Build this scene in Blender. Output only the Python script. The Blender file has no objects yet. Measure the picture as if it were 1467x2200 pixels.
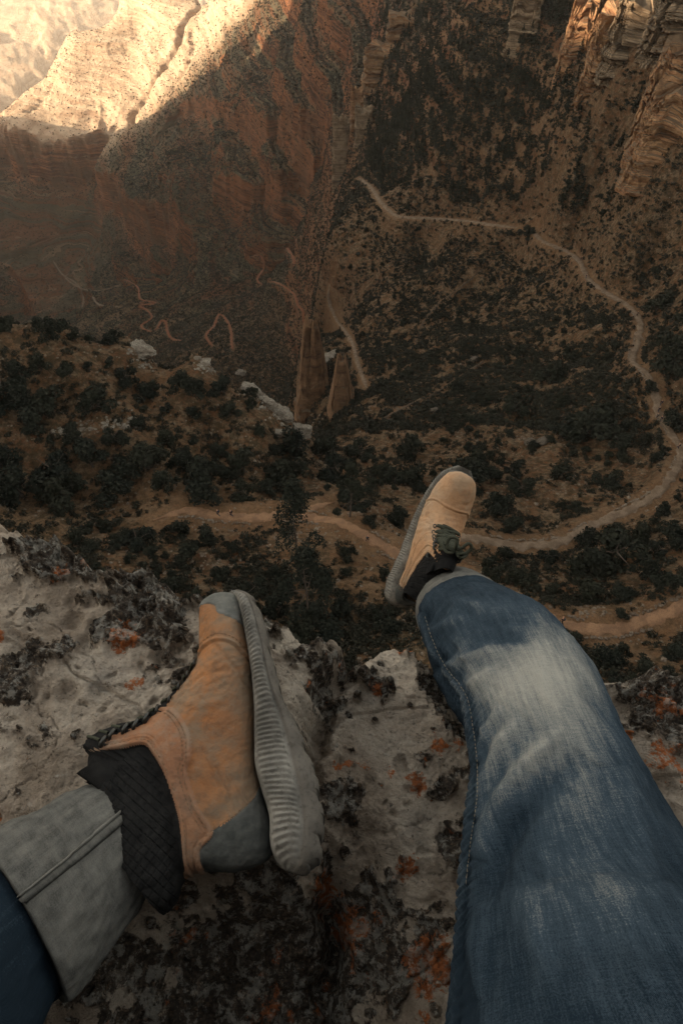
import bpy, bmesh, math, random
import numpy as np
from mathutils import Vector, Matrix, Euler

# ------------------------------------------------------------------ camera, sky, sun, exposure
SC = bpy.context.scene
F = 1311.0; PW, PH = 1467.0, 2200.0; TILT = math.radians(52)
FW = np.array([0, math.cos(TILT), -math.sin(TILT)]); UP = np.array([0, math.sin(TILT), math.cos(TILT)]); RT = np.array([1.0, 0, 0])
camd = bpy.data.cameras.new('camera'); cam = bpy.data.objects.new('camera', camd); SC.collection.objects.link(cam)
cam.location = (0, 0, 0); cam.rotation_euler = (math.pi/2 - TILT, 0, 0)
camd.sensor_fit = 'VERTICAL'; camd.sensor_height = 36; camd.lens = 36*F/PH
camd.clip_start = 0.02; camd.clip_end = 60000
SC.camera = cam
SC.view_settings.view_transform = 'Standard'; SC.view_settings.look = 'None'; SC.view_settings.gamma = 1
SC.view_settings.exposure = 1.85
SUN = np.array([-0.93, -0.20, 0.26]); SUN /= np.linalg.norm(SUN)
w = bpy.data.worlds.new('World'); SC.world = w; w.use_nodes = True
nt = w.node_tree; nt.nodes.clear()
out = nt.nodes.new('ShaderNodeOutputWorld'); bg = nt.nodes.new('ShaderNodeBackground'); bg.inputs[1].default_value = 0.15
sky = nt.nodes.new('ShaderNodeTexSky'); sky.sky_type = 'NISHITA'; sky.sun_disc = False
sky.sun_elevation = math.asin(SUN[2]); sky.sun_rotation = math.atan2(SUN[0], SUN[1]); sky.air_density = 1.0; sky.dust_density = 2.0
hs = nt.nodes.new('ShaderNodeHueSaturation'); hs.inputs['Saturation'].default_value = 0.25
mt = nt.nodes.new('ShaderNodeMix'); mt.data_type = 'RGBA'; mt.blend_type = 'MULTIPLY'; mt.inputs[0].default_value = 1; mt.inputs[7].default_value = (1.0, 0.965, 0.86, 1)
nt.links.new(sky.outputs[0], hs.inputs['Color']); nt.links.new(hs.outputs[0], mt.inputs[6]); nt.links.new(mt.outputs[2], bg.inputs[0]); nt.links.new(bg.outputs[0], out.inputs[0])
sd = bpy.data.lights.new('sun', 'SUN'); sd.energy = 4.8; sd.angle = math.radians(0.45); sd.color = (1.0, 0.80, 0.56)
sun = bpy.data.objects.new('sun', sd); SC.collection.objects.link(sun)
sun.rotation_euler = Vector(SUN).to_track_quat('Z', 'Y').to_euler(); sun.location = Vector(SUN)*3000
SC.cycles.volume_bounces = 1; SC.cycles.max_bounces = 6

# ------------------------------------------------------------------ helpers
R = random.Random(7)
def ray(px, py):
    d = FW + (px-PW/2)/F*RT + (PH/2-py)/F*UP
    return d
def at_z(px, py, z):
    d = ray(px, py); return d*(z/d[2])
def at_d(px, py, dep):
    return ray(px, py)*dep                       # dep = distance along the viewing axis
def project(P):
    P = np.asarray(P, float); dz = P@FW
    return PW/2 + F*(P@RT)/dz, PH/2 - F*(P@UP)/dz, dz
def smooth(e0, e1, x):
    t = np.clip((x-e0)/(e1-e0), 0, 1); return t*t*(3-2*t)
def _h(ix, iy, iz, seed):
    h = (ix.astype(np.int64)*374761393 + iy.astype(np.int64)*668265263 + iz.astype(np.int64)*2147483647 + seed*974634777) & 0xffffffff
    h = ((h ^ (h >> 13))*1274126177) & 0xffffffff
    h = ((h ^ (h >> 15))*2246822519) & 0xffffffff
    return (h ^ (h >> 16)) & 0xffffffff
def noise2(x, y, seed=0):
    xi = np.floor(x); yi = np.floor(y); fx = x-xi; fy = y-yi; z0 = np.zeros_like(xi)
    def g(a, b):
        an = _h(xi+a, yi+b, z0, seed)/4294967296.0*2*math.pi
        return np.cos(an)*(fx-a) + np.sin(an)*(fy-b)
    u = fx*fx*fx*(fx*(fx*6-15)+10); v = fy*fy*fy*(fy*(fy*6-15)+10)
    a = g(0, 0)*(1-u)+g(1, 0)*u; b = g(0, 1)*(1-u)+g(1, 1)*u
    return (a*(1-v)+b*v)*1.4
def fbm2(x, y, o=5, seed=0, gain=0.5, lac=2.03):
    s = np.zeros_like(x); a = 1.0; f = 1.0
    for k in range(o):
        s += a*noise2(x*f+13.7*k, y*f-7.1*k, seed+k); a *= gain; f *= lac
    return s
def ridge2(x, y, o=5, seed=0, gain=0.5, lac=2.07):
    s = np.zeros_like(x); a = 1.0; f = 1.0
    for k in range(o):
        s += a*(1-2*np.abs(noise2(x*f+3.7*k, y*f+9.1*k, seed+k))); a *= gain; f *= lac
    return s
def worley2(x, y, seed=0):
    xi = np.floor(x); yi = np.floor(y); z0 = np.zeros_like(xi)
    d1 = np.full_like(x, 9.0); d2 = np.full_like(x, 9.0); cid = np.zeros_like(x)
    for a in (-1, 0, 1):
        for b in (-1, 0, 1):
            h1 = _h(xi+a, yi+b, z0, seed)/4294967296.0; h2 = _h(xi+a, yi+b, z0+1, seed)/4294967296.0
            d = np.hypot(xi+a+h1-x, yi+b+h2-y)
            m = d < d1
            d2 = np.where(m, d1, np.minimum(d2, d)); cid = np.where(m, h1, cid); d1 = np.where(m, d, d1)
    return d1, d2, cid
def poly_dist(x, y, pts):
    """distance to a polyline in plan, and the parameter 0..1 along it"""
    best = np.full(x.shape, 1e9); par = np.zeros(x.shape); n = len(pts)-1
    for i in range(n):
        ax, ay = pts[i][0], pts[i][1]; bx, by = pts[i+1][0], pts[i+1][1]
        vx, vy = bx-ax, by-ay; L = vx*vx+vy*vy+1e-12
        t = np.clip(((x-ax)*vx+(y-ay)*vy)/L, 0, 1)
        d = np.hypot(x-ax-t*vx, y-ay-t*vy); m = d < best
        best = np.where(m, d, best); par = np.where(m, (i+t)/n, par)
    return best, par
def mesh_np(name, verts, faces, smooth_=True, mats=(), mi=None):
    """fast mesh from numpy arrays; faces is an (n,k) int array"""
    me = bpy.data.meshes.new(name); verts = np.ascontiguousarray(verts, np.float32); faces = np.ascontiguousarray(faces, np.int32)
    n, k = faces.shape
    me.vertices.add(len(verts)); me.vertices.foreach_set('co', verts.ravel())
    me.loops.add(n*k); me.loops.foreach_set('vertex_index', faces.ravel())
    me.polygons.add(n); me.polygons.foreach_set('loop_start', np.arange(0, n*k, k, dtype=np.int32))
    try: me.polygons.foreach_set('loop_total', np.full(n, k, np.int32))
    except Exception: pass
    me.polygons.foreach_set('use_smooth', np.full(n, smooth_, bool))
    if mi is not None: me.polygons.foreach_set('material_index', np.ascontiguousarray(mi, np.int32))
    for m in mats: me.materials.append(m)
    me.update(calc_edges=True); me.validate()
    return me
def link(name, me, parent=None, label=None, cat=None, group=None, kind=None, loc=None):
    o = bpy.data.objects.new(name, me); SC.collection.objects.link(o)
    if parent: o.parent = parent
    if loc is not None: o.location = loc
    if label: o['label'] = label
    if cat: o['category'] = cat
    if group: o['group'] = group
    if kind: o['kind'] = kind
    return o
def grid_faces(nu, nv, wrap=False):
    i = np.arange(nu-1)[:, None]; j = np.arange(nv if wrap else nv-1)[None, :]; j2 = (j+1) % nv
    return np.stack([i*nv+j+0*j, i*nv+j2, (i+1)*nv+j2, (i+1)*nv+j+0*j], -1).reshape(-1, 4)
def attr(me, name, arr):
    a = me.attributes.new(name, 'FLOAT', 'POINT'); a.data.foreach_set('value', np.ascontiguousarray(arr, np.float32).ravel())

# ------------------------------------------------------------------ node material builder
class NM:
    def __init__(s, name, rough=0.9):
        s.m = bpy.data.materials.new(name); s.m.use_nodes = True; s.t = s.m.node_tree; s.b = s.t.nodes['Principled BSDF']
        s.b.inputs['Roughness'].default_value = rough; s.b.inputs['Specular IOR Level'].default_value = 0.04
    def n(s, typ, **kw):
        nd = s.t.nodes.new(typ)
        for k, v in kw.items(): setattr(nd, k, v)
        return nd
    def l(s, a, b): s.t.links.new(a, b)
    def set(s, sock, v):
        if hasattr(v, 'links') or isinstance(v, bpy.types.NodeSocket): s.l(v, sock)
        else: sock.default_value = v if not isinstance(v, (tuple, list)) or len(v) != 3 or sock.type == 'VECTOR' else (*v, 1)
    def coord(s, scale=(1, 1, 1), kind='Object', rot=(0, 0, 0)):
        tc = s.n('ShaderNodeTexCoord'); mp = s.n('ShaderNodeMapping'); mp.inputs['Scale'].default_value = scale; mp.inputs['Rotation'].default_value = rot
        s.l(tc.outputs[kind], mp.inputs[0]); return mp.outputs[0]
    def noise(s, vec, scale=1, detail=4, rough=0.55, dist=0.0):
        nd = s.n('ShaderNodeTexNoise'); s.l(vec, nd.inputs['Vector']); nd.inputs['Scale'].default_value = scale; nd.inputs['Detail'].default_value = detail
        nd.inputs['Roughness'].default_value = rough; nd.inputs['Distortion'].default_value = dist; return nd.outputs['Fac']
    def vor(s, vec, scale=1, feature='F1', out='Distance', rnd=1):
        nd = s.n('ShaderNodeTexVoronoi', feature=feature); s.l(vec, nd.inputs['Vector']); nd.inputs['Scale'].default_value = scale; nd.inputs['Randomness'].default_value = rnd
        return nd.outputs[out]
    def ramp(s, v, stops):
        nd = s.n('ShaderNodeValToRGB'); e = nd.color_ramp.elements
        while len(e) < len(stops): e.new(0.5)
        for k, (p, c) in enumerate(stops):
            e[k].position = p; e[k].color = (*c, 1) if isinstance(c, (tuple, list)) else (c, c, c, 1)
        s.l(v, nd.inputs[0]); return nd.outputs[0]
    def mix(s, f, a, b, mode='MIX'):
        nd = s.n('ShaderNodeMix', data_type='RGBA', blend_type=mode); s.set(nd.inputs[0], f); s.set(nd.inputs[6], a); s.set(nd.inputs[7], b); return nd.outputs[2]
    def math(s, op, a, b=0.0, c=None):
        nd = s.n('ShaderNodeMath', operation=op); s.set(nd.inputs[0], a); s.set(nd.inputs[1], b)
        if c is not None: s.set(nd.inputs[2], c)
        return nd.outputs[0]
    def attr(s, name):
        nd = s.n('ShaderNodeAttribute'); nd.attribute_name = name; return nd.outputs['Fac']
    def bump(s, h, dist, strength=1.0, prev=None):
        nd = s.n('ShaderNodeBump'); nd.inputs['Strength'].default_value = strength; nd.inputs['Distance'].default_value = dist; s.l(h, nd.inputs['Height'])
        if prev is not None: s.l(prev, nd.inputs['Normal'])
        return nd.outputs[0]
    def fin(s, col, nrm=None, rough=None):
        s.set(s.b.inputs['Base Color'], col)
        if nrm is not None: s.l(nrm, s.b.inputs['Normal'])
        if rough is not None: s.set(s.b.inputs['Roughness'], rough)
        return s.m

# ------------------------------------------------------------------ terrain: one sheet from the foot of our cliff to the horizon
CP = [  # photo column, row and height below the eye of points on the ground
 (0,1050,-78),(150,1085,-80),(300,1110,-81),(500,1097,-82),(720,1078,-84),(870,1195,-80),(740,1125,-81),(640,1400,-66),(500,1250,-73),(250,1200,-72),(0,1200,-68),(900,1400,-64),
 (1467,1300,-73),(1350,1345,-73),(1230,1350,-73),(1150,1315,-74.5),(1020,1250,-77),(1100,1450,-64),(1467,1450,-66),
 (-100,640,-70),(0,690,-76),(140,705,-79),(280,735,-83),(440,780,-88),(560,845,-93),(620,890,-96),(664,945,-99),(150,900,-78),(0,850,-74),(300,1000,-81),(300,850,-83),(450,950,-87),(600,1010,-91),(700,1010,-96),(850,1060,-92),
 (1040,1160,-86),(1200,1165,-88),(1350,1095,-91),(1467,980,-95),(1410,880,-99),(1372,760,-106),(1365,690,-110),(1245,570,-121),(1140,490,-131),(1000,475,-138),(860,465,-143),(775,385,-157),
 (760,960,-113),(800,900,-126),(720,885,-141),(900,700,-152),(1000,600,-148),(1100,800,-118),(1200,650,-128),(1250,800,-112),(1200,950,-103),(1000,900,-114),(1000,1000,-102),(800,800,-150),(900,560,-155),(1000,750,-132),
 (710,600,-176),(760,740,-160),(785,835,-148),(668,700,-182),(672,800,-175),(735,400,-168),(705,520,-172),(690,600,-180),
 (1467,1100,-88),(1467,850,-95),(1450,700,-99),(1400,560,-104),(1467,480,-92),(1340,400,-96),(1250,440,-112),(1120,420,-125),(1000,400,-133),(860,400,-147),(1000,300,-119),(1000,200,-106),(1000,100,-96),(1000,0,-86),(1100,250,-108),(1200,310,-101),(1200,180,-90),(1300,250,-84),(1200,30,-78),(1467,300,-74),(1467,120,-60),(1467,0,-52),(1350,80,-66),(860,250,-150),(850,120,-140),(880,0,-118),(780,250,-175),(-150,500,-62),(1560,600,-80),(1560,1000,-85),
 (500,750,-335),(400,760,-345),(560,600,-385),(630,540,-375),(600,700,-345),(640,800,-330),(300,650,-455),(200,720,-455),(330,700,-420),(0,650,-560),(0,560,-590),(150,580,-590),(100,500,-588),(300,590,-522),(230,500,-530),(330,540,-475),
 (400,480,-412),(380,430,-425),(280,420,-468),(500,450,-385),(600,400,-325),(660,450,-300),(210,370,-505),(300,340,-462),(450,300,-400),(600,250,-305),(700,350,-245),(690,200,-232),(740,120,-205),(700,30,-195),(780,0,-168),(600,120,-285),
 (170,430,-560),(90,430,-570),(0,430,-575),(60,320,-505),(0,290,-510),(160,310,-500),
 (200,262,-486),(100,262,-496),(0,250,-505),(60,200,-500),(200,170,-448),(155,108,-468),(300,230,-455),(350,170,-410),(450,90,-352),(550,20,-285),(300,70,-405),(400,0,-350),(280,0,-390),(480,180,-345),(520,-60,-270),(640,-60,-215),(350,-60,-345),
 (40,120,-900),(100,60,-900),(0,60,-930),(0,0,-940),(200,0,-920),(0,180,-880),(150,-60,-940),(0,-100,-950)]
XY = [(14,8,-60),(25,10,-61),(-14,8,-60),(-25,10,-61),(18,14,-61),(-18,14,-61),(35,20,-63),(-35,20,-63),(0,16,-60),  # plan points with a height: hidden ground behind the ridges and outside the picture
 (-60,12,-62),(0,14,-58),(60,12,-60),(-110,60,-66),(120,60,-70),(-150,110,-62),
 (-30,128,-190),(-60,140,-190),(-100,150,-190),(-150,160,-190),(-50,200,-300),(-120,220,-330),(-30,180,-215),(-200,220,-330),(-60,300,-340),(-10,280,-250),(-25,350,-270),(-60,420,-340),(-300,350,-400),
 (-260,800,-520),(-450,760,-560),(-700,1000,-560),(-1000,2400,-930),(300,420,-60),(500,500,-20),(700,300,0),(400,150,-40),(250,60,-60),(300,800,-60),(0,1100,-150),(100,1600,-150),(600,1500,0),(-250,2300,-900),(-500,2000,-890),(-700,1900,-880),(0,3200,-900),(-2000,6000,-950),(1500,6000,-950),(-3500,14000,-700),(3500,14000,-700),(0,14000,-700),(2500,2500,0),(900,30,-5),(-300,30,-50),(-500,300,-300),(-150,1900,-330),(-280,1750,-400)]
_P = [tuple(at_z(a, b, c)) for a, b, c in CP] + XY
_P = np.array(_P)
def warp(x, y):
    r = np.hypot(x, y); return np.stack([np.arctan2(x, y)*2.2, np.log(r)], -1)
_C = warp(_P[:, 0], _P[:, 1])
def _k(d): return d
_D = np.linalg.norm(_C[:, None]-_C[None], axis=-1)
_n = len(_C)
_A = np.zeros((_n+3, _n+3)); _A[:_n, :_n] = np.sqrt(_D**2+0.02**2); _A[:_n, _n] = 1; _A[:_n, n1:=_n+1] = _C[:, 0]; _A[:_n, _n+2] = _C[:, 1]; _A[_n:, :_n] = _A[:_n, _n:].T
_A[:_n, :_n] -= np.eye(_n)*0.002
_W = np.linalg.solve(_A, np.concatenate([_P[:, 2], np.zeros(3)]))
def base_z(x, y):
    sh = x.shape; c = warp(x.ravel(), y.ravel()); o = np.empty(len(c))
    for s in range(0, len(c), 40000):
        q = c[s:s+40000]; d = np.sqrt((q[:, None, 0]-_C[None, :, 0])**2+(q[:, None, 1]-_C[None, :, 1])**2+0.02**2)
        o[s:s+40000] = d@_W[:_n] + _W[_n] + q@_W[_n+1:]
    return o.reshape(sh)
NPH, NR = 1150, 1650
PHI = np.linspace(math.radians(-62), math.radians(66), NPH); _g = np.linspace(math.log(16), math.log(15000), 4000); _dn = np.where(_g < math.log(60), .5, np.where(_g < math.log(480), 1.0, np.where(_g < math.log(1700), 2.3, .3))); _cd = np.concatenate([[0], np.cumsum((_dn[1:]+_dn[:-1])/2)]); _cd = _cd/_cd[-1]*(NR-1); LR = np.interp(np.arange(NR), _cd, _g)
_ph, _lr = np.meshgrid(PHI, LR, indexing='ij'); GX = np.sin(_ph)*np.exp(_lr); GY = np.cos(_ph)*np.exp(_lr); GR = np.exp(_lr)
GZ = base_z(GX, GY)
def samp(G, x, y):
    ph = np.arctan2(x, y); r = np.hypot(x, y)
    u = np.clip((ph-PHI[0])/(PHI[1]-PHI[0]), 0, NPH-1.001); v = np.clip(np.interp(np.log(np.maximum(r, 1)), _g, _cd), 0, NR-1.001)
    i = u.astype(int); j = v.astype(int); a = u-i; b = v-j
    return (G[i, j]*(1-a)+G[i+1, j]*a)*(1-b)+(G[i, j+1]*(1-a)+G[i+1, j+1]*a)*b
def hit(px, py, G=None):
    """where the ray through a point of the photograph meets the ground"""
    G = GZ if G is None else G
    px = np.atleast_1d(np.asarray(px, float)); py = np.atleast_1d(np.asarray(py, float))
    d = FW[None]+((px-PW/2)/F)[:, None]*RT[None]+((PH/2-py)/F)[:, None]*UP[None]; d /= np.hypot(d[:, 0], d[:, 1])[:, None]
    t = np.full(len(px), 17.0); done = np.zeros(len(px), bool); prev = t.copy()
    for k in range(1400):
        z = t*d[:, 2]; g = samp(G, d[:, 0]*t, d[:, 1]*t); h = z < g
        done |= h
        if done.all(): break
        prev = np.where(done, prev, t); t = np.where(done, t, t*1.0055)
        if k > 1300: break
    lo, hi = prev, t
    for k in range(12):
        m = (lo+hi)/2; h = m*d[:, 2] < samp(G, d[:, 0]*m, d[:, 1]*m); hi = np.where(h, m, hi); lo = np.where(h, lo, m)
    return np.stack([d[:, 0]*hi, d[:, 1]*hi, hi*d[:, 2]], -1)
def dens(pts, n=8):
    P = [np.array(p, float) for p in pts]; o = []
    for i in range(len(P)-1):
        p0 = P[max(i-1, 0)]; p1 = P[i]; p2 = P[i+1]; p3 = P[min(i+2, len(P)-1)]
        for k in range(n):
            t = k/n; o.append(0.5*((2*p1)+(-p0+p2)*t+(2*p0-5*p1+4*p2-p3)*t*t+(-p0+3*p1-3*p2+p3)*t**3))
    o.append(P[-1]); return np.array(o)

# large relief: broken slopes, gullies and ledges that grow with distance from us
far = smooth(350, 800, GR)
gul = ridge2(GX/260+0.3*GY/260, GY/420, 5, 11)*8*far*smooth(20000, 3000, GR)*(0.5+smooth(500,1500,GR))
mid = fbm2(GX/38, GY/38, 6, 3)*5.0*smooth(60, 180, GR)*(1-far)
near = fbm2(GX/9, GY/9, 5, 5)*1.0*(1-far)+fbm2(GX/2.2, GY/2.2, 3, 9)*0.22*smooth(300, 120, GR)
LZ = smooth(900, 1250, GR)*smooth(60, -120, GX)*smooth(-640, -560, GZ)
gul = gul*(1-0.8*LZ)
GZ = GZ+gul+mid+near+fbm2(GX/90, GY/90, 5, 21)*10*far*smooth(9000, 2500, GR)*(1-0.8*LZ)
GZ = GZ+(1-.7*LZ)*smooth(600, 900, GR)*smooth(5000, 2500, GR)*(ridge2(GX/70+GZ/90, GY/90-GZ/60, 5, 61, .6)*3.4+fbm2(GX/14, GY/22, 3, 62)*1.6)
# long crevices and gullies down the sunlit wall
GULL = [([(280,275),(300,225),(330,175),(365,120),(385,85),(400,40),(440,0)], 26, 10),([(330,262),(350,225),(385,165),(420,110)], 12, 9),([(465,150),(468,110),(500,60),(550,0)], 15, 8),([(70,250),(90,215),(115,175)], 12, 12),([(412,60),(416,110)], 14, 8),
        ([(640,150),(625,250),(560,380),(480,470)], 10, 22),([(700,200),(660,330),(600,420)], 10, 20),([(540,200),(500,300),(420,380)], 7, 14)]
for pts, dep, wd in GULL:
    P = dens(pts, 5); H = hit(P[:, 0], P[:, 1])
    H[:, 0] += noise2(np.arange(len(H))*0.45, np.full(len(H), dep*1.0), 4)*wd*1.1
    H = H[np.isfinite(H[:, 0])]
    m = (GX > H[:, 0].min()-80) & (GX < H[:, 0].max()+80) & (GY > H[:, 1].min()-80) & (GY < H[:, 1].max()+80)
    d, t = poly_dist(GX[m], GY[m], H)
    wv = wd*(0.7+0.9*np.abs(noise2(t*9, t*0+dep, 8)))
    GZ[m] -= dep*(0.45+0.9*np.abs(noise2(t*6, t*0+wd, 2)))*np.exp(-(d/wv)**2)
# strata: rock beds make steps; strong on the cliffs, faint on the talus
def terrace(z, step, sharp, seed, x, y):
    s = z/step+0.5*fbm2(x/(step*22), y/(step*22), 3, seed); k = np.floor(s); f = s-k
    f2 = np.where(f < 0.5, 0.5*(2*f)**sharp, 1-0.5*(2-2*f)**sharp); return (f2-f)*step
GZ = GZ + terrace(GZ, 44, 4.0, 31, GX, GY)*far*smooth(5000, 2200, GR)*1.0*(1-.75*LZ) + terrace(GZ, 12, 3.0, 33, GX, GY)*far*smooth(5000, 2200, GR)*0.85*(1-.6*LZ)
def cliffband(pts, low, H, w, W, seed):
    P = dens(pts, 5); Q = hit(P[:, 0], P[:, 1]); Q = Q[np.abs(np.log(np.hypot(Q[:, 0], Q[:, 1]))-np.median(np.log(np.hypot(Q[:, 0], Q[:, 1])))) < 0.45]
    L = hit([low[0]], [low[1]])[0]; m = (np.abs(GX-Q[:, 0].mean()) < np.ptp(Q[:, 0])/2+3.5*W) & (np.abs(GY-Q[:, 1].mean()) < np.ptp(Q[:, 1])/2+3.5*W)
    x, y = GX[m], GY[m]
    def sgn(x, y):
        best = np.full(x.shape, 1e9); s = np.zeros(x.shape)
        for i in range(len(Q)-1):
            vx, vy = Q[i+1, 0]-Q[i, 0], Q[i+1, 1]-Q[i, 1]; t = np.clip(((x-Q[i, 0])*vx+(y-Q[i, 1])*vy)/(vx*vx+vy*vy+1e-9), 0, 1); d = np.hypot(x-Q[i, 0]-t*vx, y-Q[i, 1]-t*vy)
            c = np.sign(vx*(y-Q[i, 1])-vy*(x-Q[i, 0])); mm = d < best; best = np.where(mm, d, best); s = np.where(mm, c, s)
        return best*s
    sl = np.sign(sgn(np.array([L[0]]), np.array([L[1]]))[0]); s = sgn(x, y)*sl+fbm2(x/(w*5), y/(w*5), 4, seed)*w*1.6
    d, t = poly_dist(x, y, Q); endf = smooth(0, .12, t)*smooth(1, .88, t)
    GZ[m] -= H*smooth(-w, w, s)*np.exp(-np.maximum(s, 0)/W)*endf
    GZ[m] += H*0.35*smooth(w, -w, s)*np.exp(-np.maximum(-s, 0)/(W*.6))*endf
    CLF[m] = np.maximum(CLF[m], np.exp(-(s/(w*np.where(s > 0, 3.6, 1.2)))**2)*endf)
CLF = np.zeros_like(GZ)
cliffband([(178,362),(215,385),(252,398),(268,440),(330,452),(368,478),(380,520),(372,560)], (250,520), 50, 4, 120, 1)
cliffband([(-20,300),(60,306),(110,332),(170,322),(240,292)], (120,420), 62, 5, 140, 2)
cliffband([(-60,560),(10,575),(40,610),(60,680)], (-30,660), 45, 5, 90, 3)
cliffband([(470,240),(560,262),(640,268),(720,262)], (600,300), 22, 3.5, 60, 4)
cliffband([(380,232),(440,222),(500,236)], (440,260), 18, 3.5, 60, 5)
cliffband([(450,385),(530,410),(620,380),(700,330)], (560,450), 20, 3.5, 60, 6)
rt = smooth(180, 320, GR)*(1-far)*smooth(0, 0.12, _ph)
GZ = GZ + terrace(GZ, 9, 2.8, 35, GX, GY)*rt*0.9
# the paths are levelled into the slope
TR = {
 'a': ([(1560,1270),(1467,1303),(1400,1330),(1320,1352),(1250,1350),(1205,1340),(1150,1318),(1090,1285),(1020,1250),(940,1222),(865,1197),(800,1160),(745,1128),(690,1112),(600,1108)], 2.3, 5),
 'b': ([(330,1118),(400,1098),(470,1108),(560,1112),(640,1098),(720,1078)], 2.3, 4),
 'c': ([(880,1120),(960,1150),(1040,1160),(1110,1172),(1200,1165),(1270,1130),(1350,1095),(1410,1060),(1450,1010),(1462,970),(1440,930),(1412,880),(1405,835),(1385,800),(1358,775),(1368,735),(1374,690),(1345,655),(1300,628),(1262,598),(1243,560),(1215,540),(1165,518),(1142,490)], 2.3, 3),
 'd': ([(1110,490),(1060,484),(1000,475),(930,470),(860,466),(835,452),(815,430),(798,405),(772,383)], 2.5, 5),
 'e': ([(715,592),(705,640),(722,685),(742,712),(760,745),(768,780),(780,812),(788,835)], 1.9, 1.0),
 'r': ([(815,905),(850,885),(900,860),(950,835),(1040,775)], .8, .6), 's': ([(893,740),(905,700),(940,655),(985,620),(1060,560)], .7, .6), 't': ([(1020,205),(1040,250),(1030,300),(1060,340)], .7, .6),
 'g': ([(1180,430),(1160,455),(1120,485)], 1.0, 2),
 'f': ([(540,552),(560,550),(567,575),(553,600),(566,612),(590,606),(630,630),(640,655),(652,672),(650,700)], 2.4, 3),
 'h': ([(618,533),(632,560),(626,580)], 3.0, 3), 'j': ([(262,600),(280,606),(298,620),(302,643),(334,651),(302,657),(318,668),(326,684),(304,700),(322,712),(338,706),(346,690),(356,692),(360,712),(370,728),(390,732)], 2.6, 3),
 'm': ([(458,745),(443,722),(460,700),(470,677),(482,682),(495,705),(498,735),(500,752)], 2.4, 3),
 'o': ([(115,560),(135,590),(165,610),(180,640),(175,668)], 3.0, 4), 'p': ([(150,588),(142,598),(175,620),(215,625),(262,612)], 3.0, 4), 'q': ([(200,638),(215,655),(262,660)], 2.8, 4)}
PATHS = {}
SHELF = np.zeros_like(GZ)
for k, (pts, wid, bl) in TR.items():
    P = dens(pts, 7); H = hit(P[:, 0], P[:, 1])
    jump = np.linalg.norm(np.diff(H[:, :2], axis=0), axis=1); 
    # drop points that slipped over a ridge, then even out the climb
    ref = np.median(np.hypot(H[:, 0], H[:, 1])); ok = np.ones(len(H), bool)
    lr = np.log(np.hypot(H[:, 0], H[:, 1])); med = np.array([np.median(lr[max(0, i-5):i+6]) for i in range(len(lr))]); ok = np.abs(lr-med) < 0.10
    H = H[ok]; z = H[:, 2].copy()
    for _ in range(12): z[1:-1] = 0.25*z[:-2]+0.5*z[1:-1]+0.25*z[2:]
    # keep the smoothed point on its own sight line, so the path stays where it is seen
    H = H*(z/H[:, 2])[:, None]
    PATHS[k] = (H, wid)
    m = (GX > H[:, 0].min()-60) & (GX < H[:, 0].max()+60) & (GY > H[:, 1].min()-60) & (GY < H[:, 1].max()+60)
    xx, yy = GX[m], GY[m]
    d, t = poly_dist(xx, yy, H)
    zi = np.interp(t*(len(H)-1), np.arange(len(H)), H[:, 2])
    wgt = 1-smooth(wid*0.65, wid*0.65+bl, d)
    GZ[m] = GZ[m]*(1-wgt)+zi*wgt; SHELF[m] = np.maximum(SHELF[m], 1-smooth(wid*0.6, wid*1.5, d))
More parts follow.
